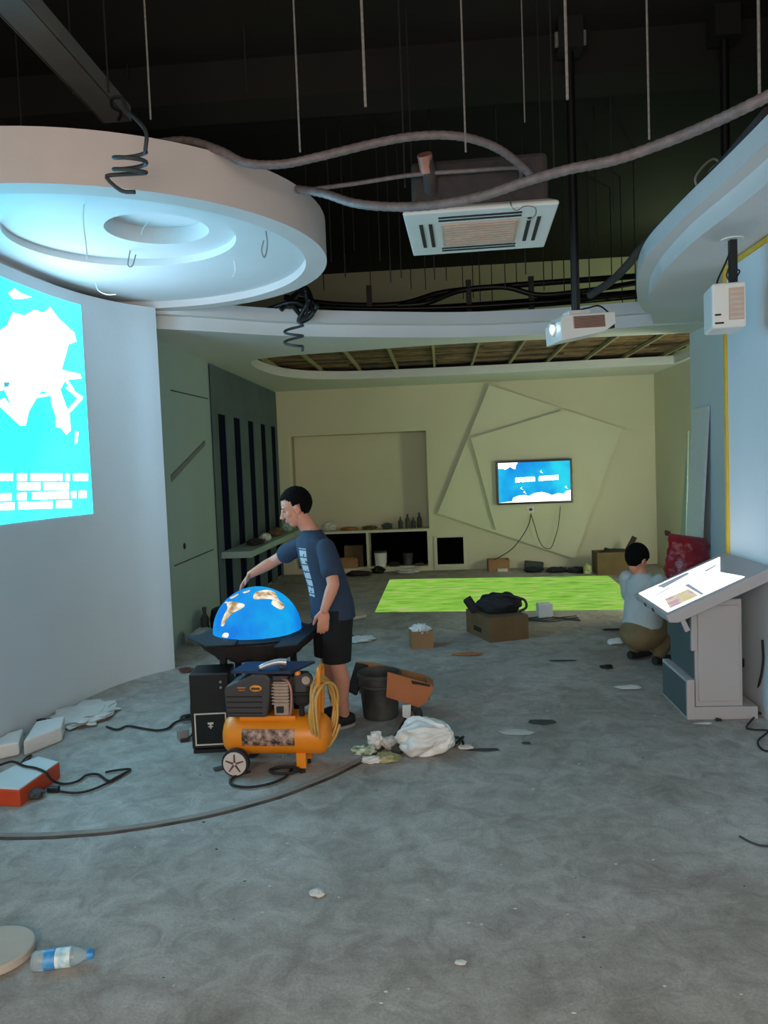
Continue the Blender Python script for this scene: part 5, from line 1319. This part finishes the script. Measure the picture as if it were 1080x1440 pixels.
for i, (x, h) in enumerate(((-0.72, 0.20), (-0.60, 0.24), (-0.50, 0.18), (-0.40, 0.26))):
    bm = new_bm(); lathe(bm, (x, YB + 0.2 + 0.03 * (i % 2), 0.71), [(0.035, 0), (0.04, 0.01), (0.04, h * 0.6), (0.015, h * 0.8), (0.015, h)], 16)
    tag(mk('dim_bottle', bm, M['bucket'] if i % 2 else M['grey_dark'], smooth=True), 'dim dark bottle standing at the shaded end of the niche shelf', 'bottle', 'bottles in the niche')
fl_ = [(-1.95, 12.75, 'card_dark', (0.2, 0.14, 0.04), 'flattened brown debris heap before the cabinet'), (-1.4, 12.7, 'cloth', (0.22, 0.13, 0.05), 'dark debris heap before the cabinet divider'), (-1.1, 12.95, 'black', (0.12, 0.1, 0.07), 'black rubbish bag before the white paint pail'), (-0.6, 12.85, 'chip', (0.22, 0.14, 0.05), 'pale rubble heap before the cabinet end'), (-1.75, 12.2, 'greenleaf', (0.2, 0.16, 0.04), 'olive debris heap on the floor behind the person in navy')]
for i, (x, y, m, sz, lb_) in enumerate(fl_):
    bm = new_bm(); crumple(bm, (x, y, 0), sz, 90 + i, 3, 0.6, 2.6); tag(mk('debris_heap', bm, M[m]), lb_, 'debris')
bm = new_bm(); prism(bm, [at_z(480, 866, 0.01), at_z(512, 862, 0.01), at_z(516, 868, 0.01), at_z(486, 874, 0.01)], (0, 0, 0.03)); tag(mk('pale_plank', bm, M['beige_board']), 'short pale plank on the floor behind the person in navy', 'plank')
bm = new_bm(); p = at_z(508, 902); crumple(bm, (p.x, p.y, 0), (0.14, 0.12, 0.03), 120, 3, 0.9, 3); tag(mk('blue_wrap', bm, M['plastic_white']), 'crumpled bluish plastic wrap on the floor behind the bucket', 'wrap')
bm = new_bm(); p = at_z(492, 898); crumple(bm, (p.x, p.y, 0), (0.05, 0.05, 0.03), 121, 2, 0.7, 3); tag(mk('black_scrap', bm, M['black']), 'small black scrap next to the bluish plastic wrap', 'scrap')

# things behind the globe, by the end of the curved wall
p = at_z(296, 893); p.x += 0.12
bm = new_bm(); lathe(bm, (p.x + 0.02, p.y + 0.1, 0.0), [(0.10, 0), (0.15, 0.05), (0.165, 0.16), (0.14, 0.27), (0.10, 0.29)], 28); tag(mk('black_pot', bm, M['black'], smooth=True), 'round black pot behind the globe near the grey partition', 'pot')
bm = new_bm(); lathe(bm, (p.x - 0.19, p.y + 0.05, 0.0), [(0.04, 0), (0.045, 0.01), (0.045, 0.18), (0.02, 0.23), (0.02, 0.27), (0.024, 0.27), (0.024, 0.30)], 18); tag(mk('spray_bottle', bm, M['grey_dark'], smooth=True), 'slim dark spray bottle beside the round black pot', 'bottle')
bm = new_bm(); crumple(bm, (p.x - 0.06, p.y - 0.45, 0), (0.16, 0.14, 0.10), 130, 3, 0.5, 2.2); tag(mk('pale_cloth', bm, M['grey_wall'], smooth=True), 'pale cloth heap at the foot of the curved wall end', 'cloth')
bm = new_bm(); p = at_z(262, 945); crumple(bm, (p.x, p.y, 0), (0.07, 0.05, 0.025), 131, 3, 0.7, 3); tag(mk('dark_scrap', bm, M['vent_dark']), 'dark red scrap on the floor near the tower loudspeaker', 'scrap')

# ================================================================== LEFT FOREGROUND
# foam blocks along the wall
def foam(px, h, label):
    bm = new_bm(); P = [at_z(x, y) for x, y in px]; 
    for q in P: q.x = max(q.x, -2.935)
    prism(bm, P, (0, 0, h)); return tag(mk('foam_block', bm, M['foam'], bevel=0.012), label, 'foam block')
foam([(-40, 1075), (28, 1062), (34, 1042), (-40, 1050)], 0.09, 'low white foam block against the curved wall')
foam([(34, 1064), (88, 1042), (92, 1026), (52, 1034)], 0.10, 'white foam block touching the low one by the curved wall')
bm = new_bm(); crumple(bm, at_z(118, 1008), (0.22, 0.3, 0.03), 140, 4, 0.6, 3); tag(mk('plaster_heap', bm, M['chip'], smooth=True), 'low pale plaster heap at the foot of the curved wall', 'plaster')
bm = new_bm(); crumple(bm, at_z(120, 975), (0.10, 0.08, 0.13), 141, 4, 0.5, 2.5); tag(mk('crumpled_film', bm, M['clear'], smooth=True), 'crumpled clear film standing above the plaster heap', 'film')
p = at_z(55, 1040, 0); bm = new_bm(); prism(bm, [at_x(51, 1012, -2.93), at_x(57, 1010, -2.93), at_x(58, 1018, -2.93), at_x(52, 1018, -2.93)], (0.04, 0, 0)); tag(mk('wall_plug', bm, M['black']), 'black plug low on the curved wall above the foam blocks', 'plug')
bm = new_bm(); tube(bm, [at_z(x, y, 0.012) for x, y in ((78, 1016), (90, 1016), (105, 1014))], 0.011, 8); tag(mk('black_rod', bm, M['black'], smooth=True), 'short black rod on the floor beside the foam blocks', 'rod')
bm = new_bm(); tube(bm, [at_z(x, y, 0.012) for x, y in ((30, 1073), (36, 1066), (44, 1062), (38, 1070), (32, 1074))], 0.006, 8); tag(mk('black_wire', bm, M['black'], smooth=True), 'small black wire loop between foam blocks and orange tray', 'wire')
# orange tray with pale top
tr = thing('orange_tray', 'shallow orange-red box with a pale top on the floor', 'box', at_z(30, 1100))
T = [at_z(x, y, 0.09) for x, y in ((-40, 1108), (27, 1112), (84, 1072), (55, 1064), (20, 1078))]
bm = new_bm(); prism(bm, [V((q.x, q.y, 0)) for q in T], (0, 0, 0.09)); mk('tray_body', bm, M['redbox'], tr, bevel=0.006)
cen = sum(T, V()) / len(T)
bm = new_bm(); prism(bm, [cen + (q - cen) * 0.96 + V((0, 0, 0.0)) for q in T], (0, 0, 0.006)); mk('pale_top', bm, M['tealtop'], tr)
bm = new_bm(); tube(bm, [at_z(-20, 1085, 0.105), at_z(2, 1075, 0.105), at_z(18, 1071, 0.105), at_z(34, 1077, 0.105), at_z(50, 1080, 0.105), at_z(64, 1086, 0.10), at_z(72, 1096, 0.05), at_z(82, 1101, 0.012), at_z(96, 1102, 0.012), at_z(110, 1098, 0.012), at_z(122, 1090, 0.012), at_z(138, 1089, 0.012), at_z(152, 1098, 0.012), at_z(162, 1094, 0.012), at_z(183, 1082, 0.012), at_z(165, 1083, 0.012), at_z(148, 1086, 0.012)]
     , 0.007, 8); tag(mk('black_cable', bm, M['rubber'], smooth=True), 'black cable trailing off the orange-red box onto the floor', 'cable')
bm = new_bm(); tube(bm, [at_z(x, y, 0.012) for x, y in ((183, 1083), (165, 1094), (145, 1104), (125, 1112), (105, 1115), (84, 1113))], 0.007, 8)
pc_ = mk('black_cable', bm, M['rubber'], smooth=True); tag(pc_, 'black cable ending in a plug before the orange-red box', 'cable')
bm = new_bm(); q = at_z(76, 1110, 0.016); box(bm, q + V((-0.035, -0.018, -0.015)), q + V((0.03, 0.018, 0.016))); mk('plug', bm, M['black'], pc_, bevel=0.006)
bm = new_bm(); q = at_z(46, 1122); crumple(bm, q, (0.07, 0.05, 0.03), 150, 3, 0.5, 2.5); tag(mk('dark_wrapper', bm, M['grey_dark']), 'dark wrapper tucked against the orange-red box', 'wrapper')
# cables from the loudspeaker
bm = new_bm(); tube(bm, [at_z(x, y, 0.012) for x, y in ((278, 1002), (262, 1010), (246, 1016), (236, 1024), (222, 1027), (205, 1025), (180, 1021), (165, 1026), (150, 1022))], 0.008, 8); tag(mk('speaker_cable', bm, M['rubber'], smooth=True), 'black cable running from the tower loudspeaker toward the plaster heap', 'cable')
bm = new_bm()
for j in range(4): tube(bm, [at_z(268, 1008, 0.01 + 0.01 * j) + V((0.07 * math.cos(a) + 0.01 * j, 0.06 * math.sin(a + j), 0)) for a in [2 * math.pi * i / 12 + j for i in range(13)]], 0.006, 6, 3)
tag(mk('cable_coil', bm, M['rubber'], smooth=True), 'loose coil of black cable at the foot of the tower loudspeaker', 'cable')
bm = new_bm(); tube(bm, [V((-1.68, 5.08, 0.34)), V((-1.72, 5.05, 0.25)), V((-1.71, 5.0, 0.15)), V((-1.70, 4.98, 0.05)), V((-1.74, 4.96, 0.012))], 0.006, 8); tag(mk('thin_cable', bm, M['rubber'], smooth=True), 'thin black cable hanging down the side of the tower loudspeaker', 'cable')
ad = thing('power_adapter', 'grey power adapter block lying by the loose cable coil', 'adapter', at_z(257, 1036))
bm = new_bm(); q = at_z(257, 1034, 0.03); box(bm, q + V((-0.035, -0.03, -0.03)), q + V((0.035, 0.04, 0.045)), Matrix.Rotation(0.5, 3, 'Z') @ Matrix.Rotation(0.0, 3, 'X')); mk('case', bm, M['tray'], ad, bevel=0.006)
bm = new_bm(); box(bm, q + V((0.0, -0.05, -0.03)), q + V((0.05, -0.03, -0.01)), Matrix.Rotation(0.3, 3, 'Z')); mk('plug', bm, M['black'], ad)
bm = new_bm(); q = at_z(310, 1082); box(bm, q + V((-0.04, -0.02, 0)), q + V((0.03, 0.02, 0.015)), Matrix.Rotation(0.6, 3, 'Z')); tag(mk('phone_scrap', bm, M['grey_dark'], bevel=0.003), 'small dark flat scrap beside the compressor wheel', 'scrap')
# water bottle
wb = thing('water_bottle', 'clear plastic water bottle with blue label and cap lying on its side', 'bottle', at_z(92, 1352))
a, b = at_z(46, 1352, 0.034), at_z(132, 1341, 0.034)
d = (b - a); Lb = d.length; d.normalize()
bm = new_bm(); lathe(bm, a, [(0.001, 0), (0.030, 0.0), (0.033, 0.008), (0.033, Lb * 0.30), (0.031, Lb * 0.33), (0.033, Lb * 0.36), (0.033, Lb * 0.66), (0.026, Lb * 0.78), (0.014, Lb * 0.88), (0.013, Lb * 0.90)], 28, d); mk('bottle_body', bm, M['clear'], wb, smooth=True)
bm = new_bm(); lathe(bm, a, [(0.0338, Lb * 0.20), (0.0342, Lb * 0.21), (0.0342, Lb * 0.37), (0.0338, Lb * 0.38)], 28, d); mk('label_band', bm, M['bottle_blue'], wb, smooth=True)
bm = new_bm(); lathe(bm, a, [(0.0338, Lb * 0.385), (0.0340, Lb * 0.39), (0.0340, Lb * 0.62), (0.0338, Lb * 0.63)], 28, d); mk('pale_label', bm, mat('pale_blue_print', (150, 196, 214), 0.4, rgb2=(222, 236, 238), scale=40), wb, smooth=True)
bm = new_bm(); lathe(bm, a, [(0.016, Lb * 0.89), (0.016, Lb * 0.985), (0.014, Lb)], 20, d); mk('cap', bm, M['bottle_blue'], wb, smooth=True)
# round board at the edge
bm = new_bm(); c_ = at_z(-10, 1334, 0.03); lathe(bm, (c_.x, c_.y, 0.0), [(0.135, 0), (0.145, 0.004), (0.145, 0.03), (0.14, 0.034)], 40); tag(mk('round_board', bm, M['beige_board']), 'thick round beige board lying beside the water bottle', 'board')
# scattered scraps on open floor
def scrap(x, y, sz, m, label, seed, nm='scrap'):
    bm = new_bm(); crumple(bm, at_z(x, y), sz, seed, 2, 0.6, 2.5); tag(mk(nm, bm, M[m]), label, 'scrap')
scrap(446, 1258, (0.035, 0.03, 0.012), 'chip', 'curled white plaster flake lying alone on the open floor', 1, 'plaster_flake')
scrap(648, 1355, (0.022, 0.016, 0.006), 'chip', 'white plaster crumb on the near open floor', 2, 'plaster_flake')
scrap(656, 921, (0.16, 0.05, 0.012), 'card_red', 'reddish paper scrap before the small carton', 3, 'paper_scrap')
scrap(885, 968, (0.10, 0.05, 0.012), 'paper', 'white and red paper scrap on the floor left of the kiosk base', 4, 'paper_scrap')
scrap(762, 1016, (0.10, 0.05, 0.006), 'grey_dark', 'flat grey patch of plastic on the open floor', 5, 'plastic_scrap')
scrap(725, 1030, (0.12, 0.06, 0.006), 'chip', 'pale smear of plaster beside the flat grey plastic', 6, 'plaster_smear')
scrap(740, 1046, (0.03, 0.02, 0.006), 'grey_dark', 'tiny dark scrap before the plaster smear', 7)
scrap(853, 940, (0.06, 0.03, 0.02), 'black', 'small black scrap on the floor beside the squatting person', 8)
scrap(868, 905, (0.09, 0.08, 0.03), 'plastic_white', 'crumpled white wrapper beside the squatting person', 9, 'wrapper')
scrap(862, 886, (0.12, 0.03, 0.01), 'ink', 'thin dark offcut behind the squatting person', 10, 'offcut')
scrap(790, 930, (0.14, 0.02, 0.008), 'grey_dark', 'thin grey stick on the floor right of the large carton', 11, 'stick')
scrap(1010, 1014, (0.02, 0.02, 0.012), 'black', 'tiny black scrap at the foot of the kiosk base', 12)
scrap(990, 1018, (0.06, 0.02, 0.006), 'chip', 'white plaster crumbs along the kiosk base', 13, 'plaster_flake')
scrap(680, 1055, (0.12, 0.03, 0.004), 'grey_dark', 'torn grey tape strip beside the knotted strap', 14, 'tape_strip')
scrap(655, 1052, (0.05, 0.04, 0.012), 'plastic_white', 'scrap of clear film beside the knotted strap', 15, 'film_scrap')
random.seed(99)
for i in range(70):
    x, y = random.uniform(20, 1060), random.uniform(880, 1430) 
    p = at_z(x, y); 
    if p.x < -2.7 or p.x > 1.4: continue
    s = random.uniform(0.004, 0.010); bm = new_bm(); crumple(bm, (p.x, p.y, 0), (s, s * random.uniform(0.5, 1), s * 0.35), i, 1, 0.6, 2)
    tag(mk('plaster_crumb', bm, M['chip'] if random.random() < 0.7 else M['grey_dark']), 'tiny plaster crumb scattered on the concrete floor', 'crumb', 'crumbs on the floor')
